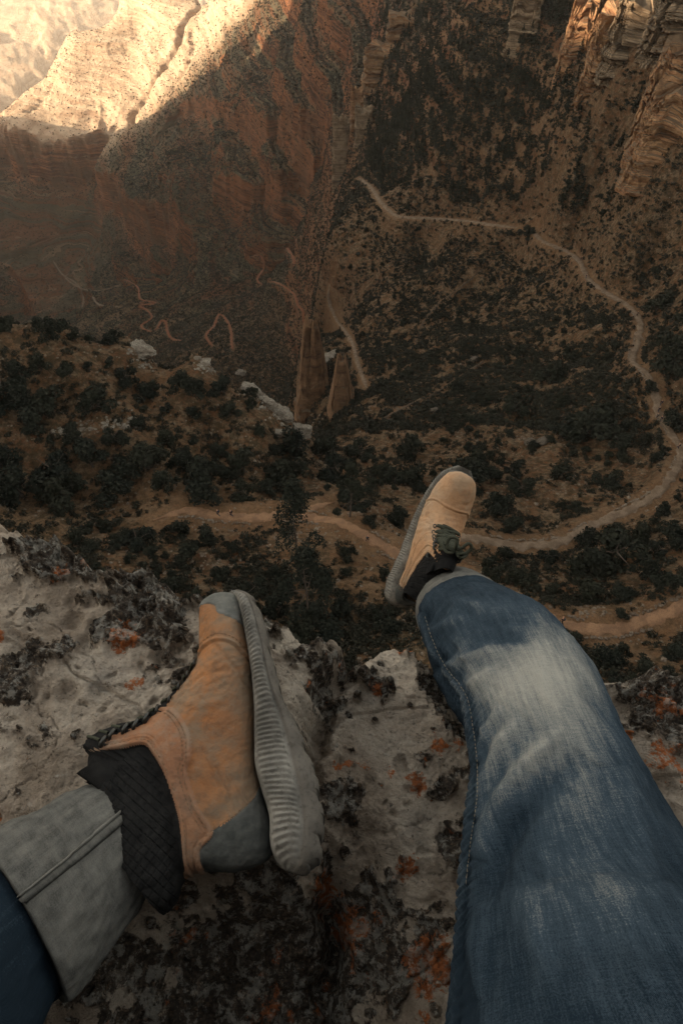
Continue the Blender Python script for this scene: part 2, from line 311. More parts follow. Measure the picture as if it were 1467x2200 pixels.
def terrain_material():
    M = NM('canyon_ground', 0.95); v = M.coord()
    geo = M.n('ShaderNodeNewGeometry'); sep = M.n('ShaderNodeSeparateXYZ'); M.l(geo.outputs['Normal'], sep.inputs[0]); steep = sep.outputs[2]
    n1 = M.noise(v, 0.035, 6, 0.6); n2 = M.noise(v, 0.4, 6, 0.65); n3 = M.noise(v, 3.0, 4, 0.7)
    soil = M.ramp(n1, [(0.3, (0.115, 0.052, 0.026)), (0.5, (0.175, 0.092, 0.048)), (0.7, (0.22, 0.135, 0.078))])
    soil = M.mix(M.ramp(n2, [(0.42, 0), (0.62, 1)]), soil, (0.235, 0.17, 0.115)); soil = M.mix(M.ramp(n3, [(0.45, 0), (0.7, 0.8)]), soil, (0.075, 0.05, 0.035))
    scrub = M.ramp(M.noise(v, 0.9, 6, 0.7), [(0.46, 0), (0.56, 1)])
    grass = M.mix(n3, (0.03, 0.028, 0.018), (0.075, 0.06, 0.036)); soil = M.mix(M.math('MULTIPLY', scrub, 0.75), soil, grass)
    bare = M.attr('bare'); soil = M.mix(M.math('MULTIPLY', bare, M.ramp(n3, [(.35, .9), (.65, .35)])), soil, (0.26, 0.155, 0.09))
    vs = M.coord((0.006, 0.006, 0.11)); st = M.noise(vs, 1, 8, 0.7)
    rock = M.ramp(st, [(0.30, (0.05, 0.025, 0.018)), (0.42, (0.16, 0.072, 0.04)), (0.50, (0.26, 0.165, 0.10)), (0.58, (0.15, 0.07, 0.042)), (0.68, (0.28, 0.20, 0.135))])
    rock = M.mix(M.ramp(n3, [(0.5, 0), (0.75, 0.6)]), rock, (0.10, 0.06, 0.045))
    cl = M.attr('cliff'); k = M.math('MULTIPLY', M.ramp(M.math('ADD', steep, M.math('MULTIPLY', M.math('SUBTRACT', n2, 0.5), 0.35)), [(0.50, 1), (0.68, 0)]), cl)
    c = M.mix(k, soil, rock)
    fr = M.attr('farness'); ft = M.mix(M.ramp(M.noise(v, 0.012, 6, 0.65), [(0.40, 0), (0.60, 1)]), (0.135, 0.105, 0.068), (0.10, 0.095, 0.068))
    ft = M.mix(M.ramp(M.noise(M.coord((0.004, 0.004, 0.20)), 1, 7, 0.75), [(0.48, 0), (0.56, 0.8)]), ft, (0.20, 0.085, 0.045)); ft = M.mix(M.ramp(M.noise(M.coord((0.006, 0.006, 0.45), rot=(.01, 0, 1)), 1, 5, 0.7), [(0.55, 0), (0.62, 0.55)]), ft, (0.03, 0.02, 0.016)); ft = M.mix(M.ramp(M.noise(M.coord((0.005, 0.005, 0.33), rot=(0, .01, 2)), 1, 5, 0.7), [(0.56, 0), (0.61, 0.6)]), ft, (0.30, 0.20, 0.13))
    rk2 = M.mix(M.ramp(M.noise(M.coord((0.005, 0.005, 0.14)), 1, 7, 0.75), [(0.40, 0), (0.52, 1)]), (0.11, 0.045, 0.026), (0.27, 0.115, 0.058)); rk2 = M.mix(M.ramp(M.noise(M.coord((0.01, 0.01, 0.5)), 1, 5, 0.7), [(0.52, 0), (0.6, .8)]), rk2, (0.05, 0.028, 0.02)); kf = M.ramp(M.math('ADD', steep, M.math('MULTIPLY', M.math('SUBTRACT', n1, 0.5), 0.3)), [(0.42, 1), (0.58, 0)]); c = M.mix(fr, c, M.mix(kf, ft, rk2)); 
    gl = M.attr('painted_sun'); c = M.mix(gl, c, M.mix(M.ramp(M.noise(M.coord((.008, .008, .22)), 1, 6, .75), [(.42, 0), (.6, 1)]), (0.60, 0.44, 0.30), (0.42, 0.28, 0.18)))  # paler rock painted where the sun falls on wall and plain
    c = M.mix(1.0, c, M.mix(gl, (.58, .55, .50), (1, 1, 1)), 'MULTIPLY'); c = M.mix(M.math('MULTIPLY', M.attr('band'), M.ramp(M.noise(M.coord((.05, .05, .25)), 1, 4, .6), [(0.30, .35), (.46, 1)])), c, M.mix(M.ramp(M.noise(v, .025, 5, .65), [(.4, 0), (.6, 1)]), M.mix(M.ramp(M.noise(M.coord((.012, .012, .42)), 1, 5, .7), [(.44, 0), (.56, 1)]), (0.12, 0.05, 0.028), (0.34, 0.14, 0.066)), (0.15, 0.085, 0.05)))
    b = M.bump(n3, 0.35, 0.8); b = M.bump(n2, 1.5, 0.8, b); b = M.bump(st, 3.0, 0.6, b); b = M.bump(M.math('MULTIPLY', M.noise(v, 0.09, 6, 0.7), fr), 9.0, 0.9, b)
    return M.fin(c, b)
V = np.stack([GX, GY, GZ], -1).reshape(-1, 3)
me = mesh_np('canyon_terrain', V, grid_faces(NPH, NR)[:, ::-1], True)
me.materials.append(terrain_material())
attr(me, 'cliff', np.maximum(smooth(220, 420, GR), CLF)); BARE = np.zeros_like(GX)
for px, py, rx, ry, a in ((500,1100,26,9,1),(650,1120,20,9,1),(830,1170,13,9,.9),(1150,1345,8,5,.6),(780,1260,9,8,.5),(1350,1350,14,6,.6),(1040,1150,12,6,.5),(900,1010,8,8,.3),(340,830,10,10,.5),(700,1130,12,9,.8),(340,1060,10,6,.6)):
    q = hit([px], [py])[0]; BARE = np.maximum(BARE, a*np.exp(-((GX-q[0])/rx*1.6)**2-((GY-q[1])/ry*1.4)**2))
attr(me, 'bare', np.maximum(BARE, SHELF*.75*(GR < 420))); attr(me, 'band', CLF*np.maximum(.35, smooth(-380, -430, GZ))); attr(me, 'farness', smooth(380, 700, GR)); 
_u, _v, _d = project(V); _u = _u.reshape(GX.shape); 
LIT = smooth(1230, 1400, GR)*smooth(60, -120, GX)*smooth(-560, -505, GZ); PLAIN = smooth(1900, 2300, GR)*smooth(-700, -800, GZ); attr(me, 'painted_sun', np.maximum(LIT*0.75, PLAIN*.8))  # zones whose base colour carries painted sunlight and bright haze
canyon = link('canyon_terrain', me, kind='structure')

# unseen ridge added west of the frame, skyline shaped to cast the shadow edge
EDGE = [(-60,235),(0,250),(60,255),(110,266),(200,281),(290,277),(340,240),(380,192),(450,152),(512,138),(530,80),(565,35),(630,0)]
EP = hit([e[0] for e in EDGE], [e[1] for e in EDGE])
A0 = np.array([-1150.0, 2200.0]); B0 = np.array([-600.0, -900.0]); AB = B0-A0
sky_pts = []
for P in EP:
    # P + t*SUN on the line A0-B0
    M2 = np.array([[SUN[0], -AB[0]], [SUN[1], -AB[1]]]); t, s = np.linalg.solve(M2, A0-P[:2]); sky_pts.append((s, P[2]+t*SUN[2]))
sky_pts.sort()
LITP = at_z(1232, 75, -73)
M2 = np.array([[SUN[0], -AB[0]], [SUN[1], -AB[1]]]); t_, s_ = np.linalg.solve(M2, A0-LITP[:2]); lit_z = LITP[2]+t_*SUN[2]
def keep_up(pts):
    o = []
    for a, b in pts:
        if not o or a-o[-1][0] > 0.004: o.append((a, b))
    return o
pr_ = keep_up(sky_pts); e_ = pr_[-1][0]; ze = pr_[-1][1]
pr_ = [(0.0, -700), (pr_[0][0]-0.06, -560)]+pr_+[(e_+0.05, ze+60), (e_+0.10, ze+170), (e_+0.16, 260)]
pr_ = [p for p in pr_ if p[0] < s_-0.05]+[(s_-0.05, 290), (s_-0.012, lit_z+10), (s_-0.004, lit_z), (s_+0.004, lit_z), (s_+0.012, lit_z+14), (s_+0.05, 300), (1.1, 320), (1.6, 320)]
print('SKYLINE', [(round(a, 3), round(b)) for a, b in pr_], 'lit', s_, lit_z)
ss = np.linspace(0, 1.6, 1400)
zz = np.interp(ss, [p[0] for p in pr_], [p[1] for p in pr_])
zz = zz+fbm2(ss*60, ss*0+3, 4, 77)*1.5
line = A0[None]+ss[:, None]*AB[None]; nrm = np.array([AB[1], -AB[0]])/np.linalg.norm(AB); nrm = nrm if nrm[0] < 0 else -nrm
prof = [(-420, -1), (-260, -0.72), (-150, -0.45), (-60, -0.2), (-12, -0.03), (0, 0), (30, -0.01), (300, -0.08), (900, -1)]
rows = []
for off, f in prof:
    xy = line+nrm[None]*off*1.0; h = zz+f*(zz+960)+ (fbm2(xy[:, 0]/60, xy[:, 1]/60, 4, 5)*18 if off not in (0, -12, 30) else 0)
    rows.append(np.column_stack([xy, h]))
RV = np.concatenate(rows)
rm = mesh_np('shadow_ridge', RV, grid_faces(len(prof), len(ss)), True); rm.materials.append(me.materials[0])
for a in ('cliff', 'farness'): attr(rm, a, np.ones(len(RV)))
attr(rm, 'bare', np.zeros(len(RV))); attr(rm, 'band', np.zeros(len(RV))); attr(rm, 'painted_sun', np.zeros(len(RV)))
link('shadow_ridge', rm, kind='structure')
# ------------------------------------------------------------------ paths
def path_material(name, c1, c2, c3):
    M = NM(name, 0.95); v = M.coord(); n = M.noise(v, 0.6, 5, 0.6); f = M.noise(v, 5, 4, 0.7)
    c = M.mix(M.ramp(n, [(0.42, 0), (0.58, 1)]), c1, c2); c = M.mix(M.ramp(f, [(0.5, 0), (0.72, 0.7)]), c, c3)
    return M.fin(c, M.bump(f, 0.15, 0.8))
PM_TAN = path_material('path_dust', (0.155, 0.112, 0.077), (0.105, 0.073, 0.049), (0.055, 0.038, 0.027))
PM_RED = path_material('path_red_dust', (0.20, 0.115, 0.065), (0.14, 0.08, 0.047), (0.08, 0.048, 0.03))
PM_DEEP = path_material('path_red_earth', (0.17, 0.068, 0.036), (0.12, 0.05, 0.028), (0.06, 0.03, 0.02))
PM_FAINT = path_material('faint_trail_soil', (0.09, 0.066, 0.045), (0.06, 0.043, 0.03), (0.03, 0.024, 0.017))
def ribbon(H, wid, seed, mat, name='path'):
    P = dens(H[:, :2], 6); n = len(P); T = np.gradient(P, axis=0); T /= np.linalg.norm(T, axis=1)[:, None]+1e-9; N = np.stack([-T[:, 1], T[:, 0]], -1)
    s = np.concatenate([[0], np.cumsum(np.linalg.norm(np.diff(P, axis=0), axis=1))])
    taper = np.clip(np.minimum(s, s[-1]-s)/(wid*2.5), 0.15, 1)
    K = 7; rows = []
    for k in range(K):
        a = (k/(K-1)*2-1); e = wid*0.5*taper*(1+0.85*fbm2(s*0.5/wid*2.4, s*0+seed*3+(9 if a > 0 else 0), 4, seed)*abs(a))
        xy = P+N*(a*e)[:, None]; z = samp(GZ, xy[:, 0], xy[:, 1])+0.10*(1-abs(a)**2)+0.02+0.0006*np.hypot(xy[:, 0], xy[:, 1])
        if abs(a) > 0.99: z -= 0.3
        rows.append(np.column_stack([xy, z]))
    V = np.stack(rows, 1).reshape(-1, 3)
    me = mesh_np(name, V, grid_faces(n, K), True, (mat,)); link(name, me, kind='structure')
for i, (k, (H, wid)) in enumerate(PATHS.items()):
    if len(H) < 3: continue
    ribbon(H, wid, i, PM_RED if k in 'ab' else PM_TAN if k in 'cdeg' else PM_FAINT if k in 'rst' else PM_DEEP if k in 'fhijklmn' else PM_TAN)
# ------------------------------------------------------------------ cliffs, towers and boulders
def noise3(x, y, z, seed=0):                      # cheap 3-D look from three planes
    return (noise2(x+z*0.37, y-z*0.61, seed)+noise2(y+11, z+x*0.23, seed+1)+noise2(z-5, x+y*0.31, seed+2))*0.62
def fbm3(x, y, z, o=4, seed=0, gain=0.5):
    s = np.zeros_like(x); a = 1; f = 1
    for k in range(o): s = s+a*noise3(x*f, y*f, z*f, seed+7*k); a *= gain; f *= 2.1
    return s
def cliff_material(name, base, band, pale, zs):
    M = NM(name, 0.93); geo = M.n('ShaderNodeNewGeometry')
    def gc(sc):
        mp = M.n('ShaderNodeMapping'); mp.inputs['Scale'].default_value = sc; M.l(geo.outputs['Position'], mp.inputs[0]); return mp.outputs[0]
    st = M.noise(gc((0.02, 0.02, zs)), 1, 6, 0.7); blot = M.noise(gc((0.25, 0.25, 0.25)), 1, 5, 0.65); fine = M.noise(gc((2.2, 2.2, 3.0)), 1, 4, 0.7)
    c = M.ramp(st, [(0.34, band), (0.44, base), (0.53, pale), (0.58, base), (0.68, band)])
    c = M.mix(M.ramp(blot, [(0.48, 0), (0.62, 0.7)]), c, tuple(x*0.42 for x in base)); c = M.mix(M.ramp(fine, [(0.55, 0), (0.75, 0.6)]), c, (0.06, 0.045, 0.035))
    up = M.n('ShaderNodeSeparateXYZ'); M.l(geo.outputs['Normal'], up.inputs[0]); c = M.mix(M.ramp(up.outputs[2], [(0.6, 0), (0.85, 0.75)]), c, (0.075, 0.058, 0.04))
    return M.fin(c, M.bump(st, 1.2, 0.7, M.bump(fine, 0.3, 0.7)))
CM_RED = cliff_material('red_cliff_rock', (0.20, 0.10, 0.05), (0.05, 0.027, 0.018), (0.26, 0.155, 0.082), 0.30)
CM_FAR = cliff_material('deep_red_cliff_rock', (0.34, 0.145, 0.08), (0.20, 0.08, 0.05), (0.36, 0.20, 0.12), 0.06)
CM_TAN = cliff_material('pale_cliff_rock', (0.16, 0.108, 0.066), (0.055, 0.038, 0.027), (0.22, 0.16, 0.105), 0.35)
def tower(px0, px1, pyb, pyt, deep, mat, seed, name='cliff', lean=0.12, sink=8, bed=0.09, zbase=None):
    """an upright mass of bedded rock; px0, px1 its sides at mid height, pyb its foot, pyt its top"""
    B = hit([(px0+px1)/2], [pyb])[0] if zbase is None else at_z((px0+px1)/2, pyb, zbase)
    rr = np.hypot(B[0], B[1]); u = ray((px0+px1)/2, pyt); u = u/np.hypot(u[0], u[1]); zt = u[2]*rr
    dep = (B@FW); wx = abs(px1-px0)/F*dep/2; wy = deep/2; H = zt-B[2]+sink
    back = np.array([B[0], B[1]])/rr; c0 = np.array([B[0], B[1]])+back*wy
    side = np.array([back[1], -back[0]]); nu, nz = 240, 200
    th = np.linspace(0, 2*math.pi, nu, endpoint=False); zf = np.linspace(0, 1, nz)
    TH, ZF = np.meshgrid(th, zf, indexing='xy')
    e = 0.32; cx = np.sign(np.cos(TH))*np.abs(np.cos(TH))**e; cy = np.sign(np.sin(TH))*np.abs(np.sin(TH))**e
    Z = B[2]-sink+ZF*H
    tap = 1-lean*ZF
    sy_ = Z/H*11+0.25*noise2(TH*1.5, TH*0+seed, seed); kb = np.floor(sy_); per = TH*(wx+wy)/ (H*0.11)+_h(kb, kb*0, kb*0, seed)/4294967296.0*3; kj = np.floor(per+0.3*noise2(Z/H*9, TH*3, seed)); blk = _h(kb, kj, kb*0, seed+3)/4294967296.0; big_ = _h(np.floor(sy_/3.3), np.floor(per/3.1), kb*0, seed+4)/4294967296.0
    bd = noise2(Z/ (H*0.055)+seed, Z*0+seed*3.1, seed)*bed*.35+np.floor(noise2(Z/(H*0.12), Z*0+seed, seed+5)*4)/4*bed*1.6
    X0 = cx*wx; Y0 = cy*wy
    j = ridge2(X0/(wx*0.5)+Y0/(wx*0.9)+seed, Y0/(wx*0.6)+Z/(H*1.6), 4, seed+9)*0.13
    f = tap*(1+bd-0.06*np.maximum(0, j)+0.045*fbm3(X0/wx*1.6, Y0/wx*1.6, Z/wx*1.6, 5, seed, 0.6)+0.045*(blk-.5)+0.17*(big_-.5)); topn = 1+0.0*Z
    Zt = Z+fbm2(X0/wx*1.5+seed, Y0/wx*1.5, 4, seed)*H*0.09*ZF**2+np.floor(noise2(X0/wx*1.2+5, Y0/wx*1.2+seed, seed)*3)*H*0.05*ZF**3
    P = c0[None, None]+side*(X0*f)[..., None]+back*(Y0*f)[..., None]
    V = np.concatenate([P, Zt[..., None]], -1)
    caps = []; last = V[-1]
    cen = last.mean(0)
    for q in (0.8, 0.55, 0.3, 0.0): 
        r_ = cen+(last-cen)*q; r_[:, 2] = cen[2]+(last[:, 2]-cen[2])*q+fbm2(r_[:, 0]/wx*2, r_[:, 1]/wx*2, 4, seed)*H*0.03; caps.append(r_)
    V = np.concatenate([V, np.stack(caps)], 0)
    me = mesh_np(name, V.reshape(-1, 3), grid_faces(V.shape[0], nu, True), False, (mat,)); return link(name, me, kind='structure')
# spires on the crest between us and the far canyon
tower(712, 748, 392, 258, 9, CM_TAN, 3, bed=0.16, lean=0.25); tower(722, 752, 330, 262, 9, CM_TAN, 4, bed=0.16)
CM_DK = cliff_material('dark_red_cliff_rock', (0.15, 0.085, 0.048), (0.06, 0.036, 0.025), (0.17, 0.10, 0.056), 0.25); tower(626, 728, 885, 752, 30, CM_DK, 5, bed=0.03, lean=0.72, sink=22); tower(700, 768, 890, 822, 22, CM_DK, 6, lean=0.75, bed=0.03, sink=14)
tower(752, 780, 270, 195, 10, CM_RED, 7, bed=0.14); tower(760, 800, 300, 238, 12, CM_TAN, 8)
tower(778, 850, 178, 108, 22, CM_RED, 9, bed=0.12); tower(830, 905, 80, 38, 20, CM_RED, 10); tower(1085, 1150, 95, -10, 22, CM_TAN, 11, bed=0.12)
# buttresses on the right
tower(1335, 1470, 385, 205, 38, CM_RED, 12, bed=0.075, lean=0.10, sink=6); tower(1372, 1500, 240, 118, 34, CM_RED, 13, bed=0.09, lean=0.10, sink=20)
tower(1440, 1620, 330, 90, 50, CM_RED, 14, bed=0.07, sink=12); tower(1190, 1262, 150, 8, 26, CM_RED, 15, bed=0.09, lean=0.30, sink=12)
tower(1240, 1330, 190, 60, 34, CM_RED, 16, bed=0.09); tower(1290, 1400, 130, 10, 40, CM_TAN, 17, bed=0.09); tower(1380, 1560, 90, -60, 60, CM_TAN, 18, bed=0.08)
# the deep red wall far below on the left

def ico(sub):
    bm = bmesh.new(); bmesh.ops.create_icosphere(bm, subdivisions=sub, radius=1)
    v = np.array([q.co[:] for q in bm.verts]); f = np.array([[q.index for q in p.verts] for p in bm.faces]); bm.free(); return v, f
I2, I3, I5, I6 = ico(2), ico(3), ico(5), ico(6)
def boulder_me(name, seed, rad, mat, sub=5, rough=0.26, cuts=9):
    v, f = {2: I2, 3: I3, 5: I5, 6: I6}[sub]; rs = np.random.RandomState(seed); v = v.copy()
    for c in range(cuts):
        n = rs.normal(size=3); n /= np.linalg.norm(n); d = rs.uniform(0.55, 0.85); k = v@n; v -= np.maximum(0, k-d)[:, None]*n*0.9
    r = 1+rough*fbm3(v[:, 0]*1.6+seed, v[:, 1]*1.6, v[:, 2]*1.6, 5, seed, 0.55)
    return mesh_np(name, v*r[:, None]*np.array(rad)[None], f, sub < 4, (mat,))
def stone_mat(name, c1, c2, c3):
    M = NM(name, 0.92); v = M.coord(); a = M.noise(v, 0.5, 5, 0.65); b = M.noise(v, 4, 4, 0.7)
    c = M.mix(M.ramp(a, [(0.4, 0), (0.6, 1)]), c1, c2); c = M.mix(M.ramp(b, [(0.5, 0), (0.65, 0.8)]), c, c3); return M.fin(c, M.bump(b, 0.25, 0.9))
WST = stone_mat('pale_limestone', (0.20, 0.175, 0.14), (0.13, 0.105, 0.08), (0.035, 0.029, 0.023))
BST = stone_mat('grey_brown_stone', (0.11, 0.09, 0.07), (0.08, 0.065, 0.05), (0.035, 0.03, 0.024))
def put_rock(px, py, wpx, hf, df, seed, label, group=None, mat=None, rz=0, tilt=0, up=0.0):
    Q = hit([px], [py])[0]; m = (Q@FW)/F*wpx*0.5
    o = link('boulder', boulder_me('boulder', seed, (m, m*df, m*hf), mat or WST), None, label, 'boulder', group, loc=(Q[0], Q[1], Q[2]+m*hf*0.25+up)); o.rotation_euler = (tilt, 0, rz); return o
put_rock(300, 752, 66, 0.42, 0.9, 31, 'white limestone block at the top of the left spur above the bushes', rz=-.5, tilt=-.3)
put_rock(438, 780, 36, 0.35, 0.8, 32, 'small white boulder on the crest between two dark bushes', rz=-.2)
put_rock(516, 803, 26, 0.5, 0.8, 33, 'small pale rock at the upper end of the white outcrop')
put_rock(545, 843, 72, 0.34, 0.55, 34, 'long pale slab of the white outcrop falling toward the gully', rz=-.75, tilt=-.2)
put_rock(572, 866, 56, 0.34, 0.6, 35, 'pale middle slab of the white outcrop on the spur end', rz=-.6)
put_rock(603, 893, 80, 0.38, 0.7, 36, 'broad white rock near the lower end of the outcrop', rz=-.7, tilt=-.2)
put_rock(640, 925, 62, 0.42, 0.8, 37, 'lowest white boulder of the outcrop beside the gully path', rz=-.5)
put_rock(598, 932, 26, 0.5, 0.9, 38, 'small white rock in front of the broad outcrop rock')
put_rock(1137, 953, 34, 0.5, 0.55, 39, 'left one of two flat grey boulders in the scrub basin', mat=BST, rz=.5, up=.5)
put_rock(1168, 951, 40, 0.45, 0.5, 40, 'right one of two flat grey boulders in the scrub basin', mat=BST, rz=.45, up=.5)
put_rock(1015, 775, 24, 0.5, 0.8, 41, 'grey boulder alone in the upper scrub slope', mat=BST, rz=.3, up=.3)
put_rock(935, 885, 24, 0.5, 0.8, 42, 'pale boulder above the toe of the far boot', mat=BST, up=.3)
put_rock(712, 770, 40, 0.5, 0.9, 43, 'pale fallen block beside the rock tower', mat=WST, rz=.6)
put_rock(735, 790, 24, 0.5, 0.9, 44, 'smaller pale block below the fallen block at the rock tower', mat=WST, rz=.6)
# ------------------------------------------------------------------ loose stones (nobody could count them)
def merge_inst(name, base, pts, scl, rs, mats, flat=1.0, sm=False, jit=0.0):
    v, f = base; n = len(pts); a = rs.uniform(0, 2*math.pi, n); c, s = np.cos(a), np.sin(a)
    W = np.empty((n, len(v), 3), np.float32)
    sx = scl*rs.uniform(0.8, 1.25, n); sy = scl*rs.uniform(0.8, 1.25, n); sz = scl*flat*rs.uniform(0.7, 1.3, n)
    vx = v[None, :, 0]*sx[:, None]; vy = v[None, :, 1]*sy[:, None]
    W[..., 0] = vx*c[:, None]-vy*s[:, None]; W[..., 1] = vx*s[:, None]+vy*c[:, None]; W[..., 2] = v[None, :, 2]*sz[:, None]
    if jit: W += rs.normal(0, 1, W.shape)*jit*scl[:, None, None]
    W += pts[:, None, :]
    Fc = (f[None]+(np.arange(n)*len(v))[:, None, None]).reshape(-1, f.shape[1])
    return mesh_np(name, W.reshape(-1, 3), Fc, sm, mats)
def scatter(n, r0, r1, rs, p=1.0, ph0=-0.66, ph1=0.66):
    r = (r0**(2-p)+(r1**(2-p)-r0**(2-p))*rs.random_sample(n))**(1/(2-p)); ph = rs.uniform(ph0, ph1, n)
    x, y = r*np.sin(ph), r*np.cos(ph); z = samp(GZ, x, y); return np.stack([x, y, z], -1)
rs = np.random.RandomState(5)
_v, _f = ico(1)
P = scatter(36000, 22, 330, rs, 1.35, -0.98, 0.98); u, v_, d_ = project(P)
dn = fbm2(P[:, 0]/11, P[:, 1]/11, 3, 61); k = (dn+rs.uniform(-.5, .5, len(P)) > 0.12) & (samp(SHELF, P[:, 0], P[:, 1]) < 0.9)
P = P[k]; s = rs.uniform(0.1, 0.34, len(P))**1.0*(0.8+0.6*(rs.random_sample(len(P)) > 0.93)); P[:, 2] += s*0.1
link('scattered_stones', merge_inst('scattered_stones', (_v, _f), P, s, rs, (stone_mat('loose_stone', (0.17, 0.135, 0.10), (0.11, 0.08, 0.058), (0.05, 0.038, 0.03)),), 0.55, False, 0.12), None, 'pale loose stones and rubble strewn over the canyon slopes', 'stones', kind='stuff')
q = []
for (ax, ay), (bx0, by0) in (((515,800),(560,860)),((560,860),(645,930)),((280,745),(330,790)),((430,780),(450,790)),((120,930),(300,900)),((640,900),(690,900)),((700,800),(720,880))):
    t = rs.uniform(0, 1, 90)[:, None]; q.append(np.array([[ax, ay]])*(1-t)+np.array([[bx0, by0]])*t+rs.normal(0, 9, (90, 2)))
q = np.concatenate(q); X = hit(q[:, 0], q[:, 1]); X = X[np.hypot(X[:, 0], X[:, 1]) < 260]
link('outcrop_rubble', merge_inst('outcrop_rubble', (_v, _f), X, rs.uniform(.12, .6, len(X))*rs.uniform(.5, 1.2, len(X)), rs, (WST,), .55, False, .13), None, 'pale angular rubble lying round the white outcrop on the spur', 'rubble', kind='stuff')
# low stone kerbs beside the nearest path
for k_, off in (('a', 1.25), ('a', -1.3), ('b', -1.3), ('c', 1.1)):
    H, wid = PATHS[k_]; Pp = dens(H[:, :2], 10); T = np.gradient(Pp, axis=0); T /= np.linalg.norm(T, axis=1)[:, None]; N = np.stack([-T[:, 1], T[:, 0]], -1)
    L = np.concatenate([[0], np.cumsum(np.linalg.norm(np.diff(Pp, axis=0), axis=1))]); q = np.arange(0, L[-1], 0.42); q = q+rs.uniform(-.15, .15, len(q)); q = q[noise2(q/9, q*0+off, 3) > -0.05]
    X = np.stack([np.interp(q, L, Pp[:, i]) for i in (0, 1)], -1)+np.stack([np.interp(q, L, N[:, i]) for i in (0, 1)], -1)*(off+rs.uniform(-.2, .2, len(q)))[:, None]
    X = np.column_stack([X, samp(GZ, X[:, 0], X[:, 1])+0.1])
    if len(X): link('kerb_stones', merge_inst('kerb_stones', (_v, _f), X, rs.uniform(0.14, 0.32, len(X)), rs, (bpy.data.materials['loose_stone'],), 0.6, False, 0.1), None, {'a': 'broken rows of pale stones edging the near red path', 'b': 'broken row of pale stones edging the path left of the boot', 'c': 'broken row of pale stones edging the winding grey path'}[k_], 'kerb stones', kind='stuff')
# ------------------------------------------------------------------ vegetation
def leaf_mat(name, c1, c2, c3):
    M = NM(name, 0.85); v = M.coord(); oi = M.n('ShaderNodeObjectInfo'); n = M.noise(v, 1.6, 4, 0.7); g = M.n('ShaderNodeNewGeometry')
    c = M.mix(M.ramp(n, [(0.38, 0), (0.62, 1)]), c1, c2); c = M.mix(M.math('MULTIPLY', g.outputs['Random Per Island'], 0.55), c, c3)
    c = M.mix(M.math('MULTIPLY', oi.outputs['Random'], 0.55), c, (0.022, 0.022, 0.014)); return M.fin(c)
LM_JUN = leaf_mat('juniper_leaves', (0.005, 0.007, 0.006), (0.010, 0.0125, 0.0095), (0.024, 0.024, 0.017))
LM_FIR = leaf_mat('fir_needles', (0.006, 0.009, 0.007), (0.011, 0.014, 0.010), (0.020, 0.022, 0.015))
LM_SCR = leaf_mat('scrub_leaves', (0.008, 0.0095, 0.0075), (0.015, 0.015, 0.011), (0.036, 0.030, 0.020))
LM_DRY = leaf_mat('dry_grass', (0.08, 0.05, 0.026), (0.045, 0.032, 0.019), (0.11, 0.075, 0.042))
BARK = NM('bark', 0.95); BARK.fin(BARK.mix(BARK.noise(BARK.coord((3, 3, 0.6)), 3, 4), (0.035, 0.027, 0.022), (0.09, 0.07, 0.055)))
BARK = BARK.m
def leaf_cloud(cen, rad, nface, size, rs, up=0.2):
    """small four-sided leaf sprays spread over the outer part of the given blobs"""
    k = rs.choice(len(cen), nface, p=rad**2/np.sum(rad**2)); d = rs.normal(size=(nface, 3)); d /= np.linalg.norm(d, axis=1)[:, None]; d[:, 2] = np.abs(d[:, 2])*(rs.random_sample(nface) > 0.25)*1.0+d[:, 2]*0.0-(rs.random_sample(nface) > 0.8)*0.4
    P = cen[k]+d*(rad[k]*rs.uniform(0.55, 1.08, nface))[:, None]
    t = rs.normal(size=(nface, 3)); t /= np.linalg.norm(t, axis=1)[:, None]; n = d+rs.normal(size=(nface, 3))*0.55+np.array([0, 0, up]); n /= np.linalg.norm(n, axis=1)[:, None]
    a = np.cross(n, t); a /= np.linalg.norm(a, axis=1)[:, None]+1e-9; b = np.cross(n, a)
    s = size*rs.uniform(0.5, 1.3, nface); asp = rs.uniform(0.35, 0.9, nface)
    q = np.stack([P-a*s[:, None], P+b*(s*asp)[:, None]+n*(s*0.25)[:, None], P+a*(s*1.1)[:, None], P-b*(s*asp)[:, None]], 1)
    return q.reshape(-1, 3), np.arange(nface*4).reshape(-1, 4)
def tube_np(path, rad, n=7):
    path = np.array(path, float); T = np.gradient(path, axis=0); T /= np.linalg.norm(T, axis=1)[:, None]; ref = np.array([0.3, 0.9, 0.2]); A = np.cross(T, ref); A /= np.linalg.norm(A, axis=1)[:, None]; B = np.cross(T, A)
    th = np.linspace(0, 2*math.pi, n, endpoint=False); r = np.array(rad, float)[:, None, None]
    V = path[:, None]+(A[:, None]*np.cos(th)[None, :, None]+B[:, None]*np.sin(th)[None, :, None])*r
    return V.reshape(-1, 3), grid_faces(len(path), n, True)
def join(parts):
    V, Fs, o = [], [], 0
    for v, f in parts: V.append(v); Fs.append(f+o); o += len(v)
    return np.concatenate(V), np.concatenate(Fs)
def limbs(rs, h, r, n, tr):
    parts = [tube_np([(0, 0, -0.6), (0.02*h, 0, h*0.3), (rs.uniform(-.05, .05)*h, rs.uniform(-.05, .05)*h, h*0.85)], [tr, tr*0.7, tr*0.15])]
    for k in range(n):
        a = rs.uniform(0, 6.28); z0 = h*rs.uniform(0.12, 0.6); e = rs.uniform(0.55, 0.9)*r
        parts.append(tube_np([(0, 0, z0), (math.cos(a)*e*0.5, math.sin(a)*e*0.5, z0+h*0.12), (math.cos(a)*e, math.sin(a)*e, z0+h*0.25)], [tr*0.4, tr*0.25, tr*0.06], 5))
    return join(parts)
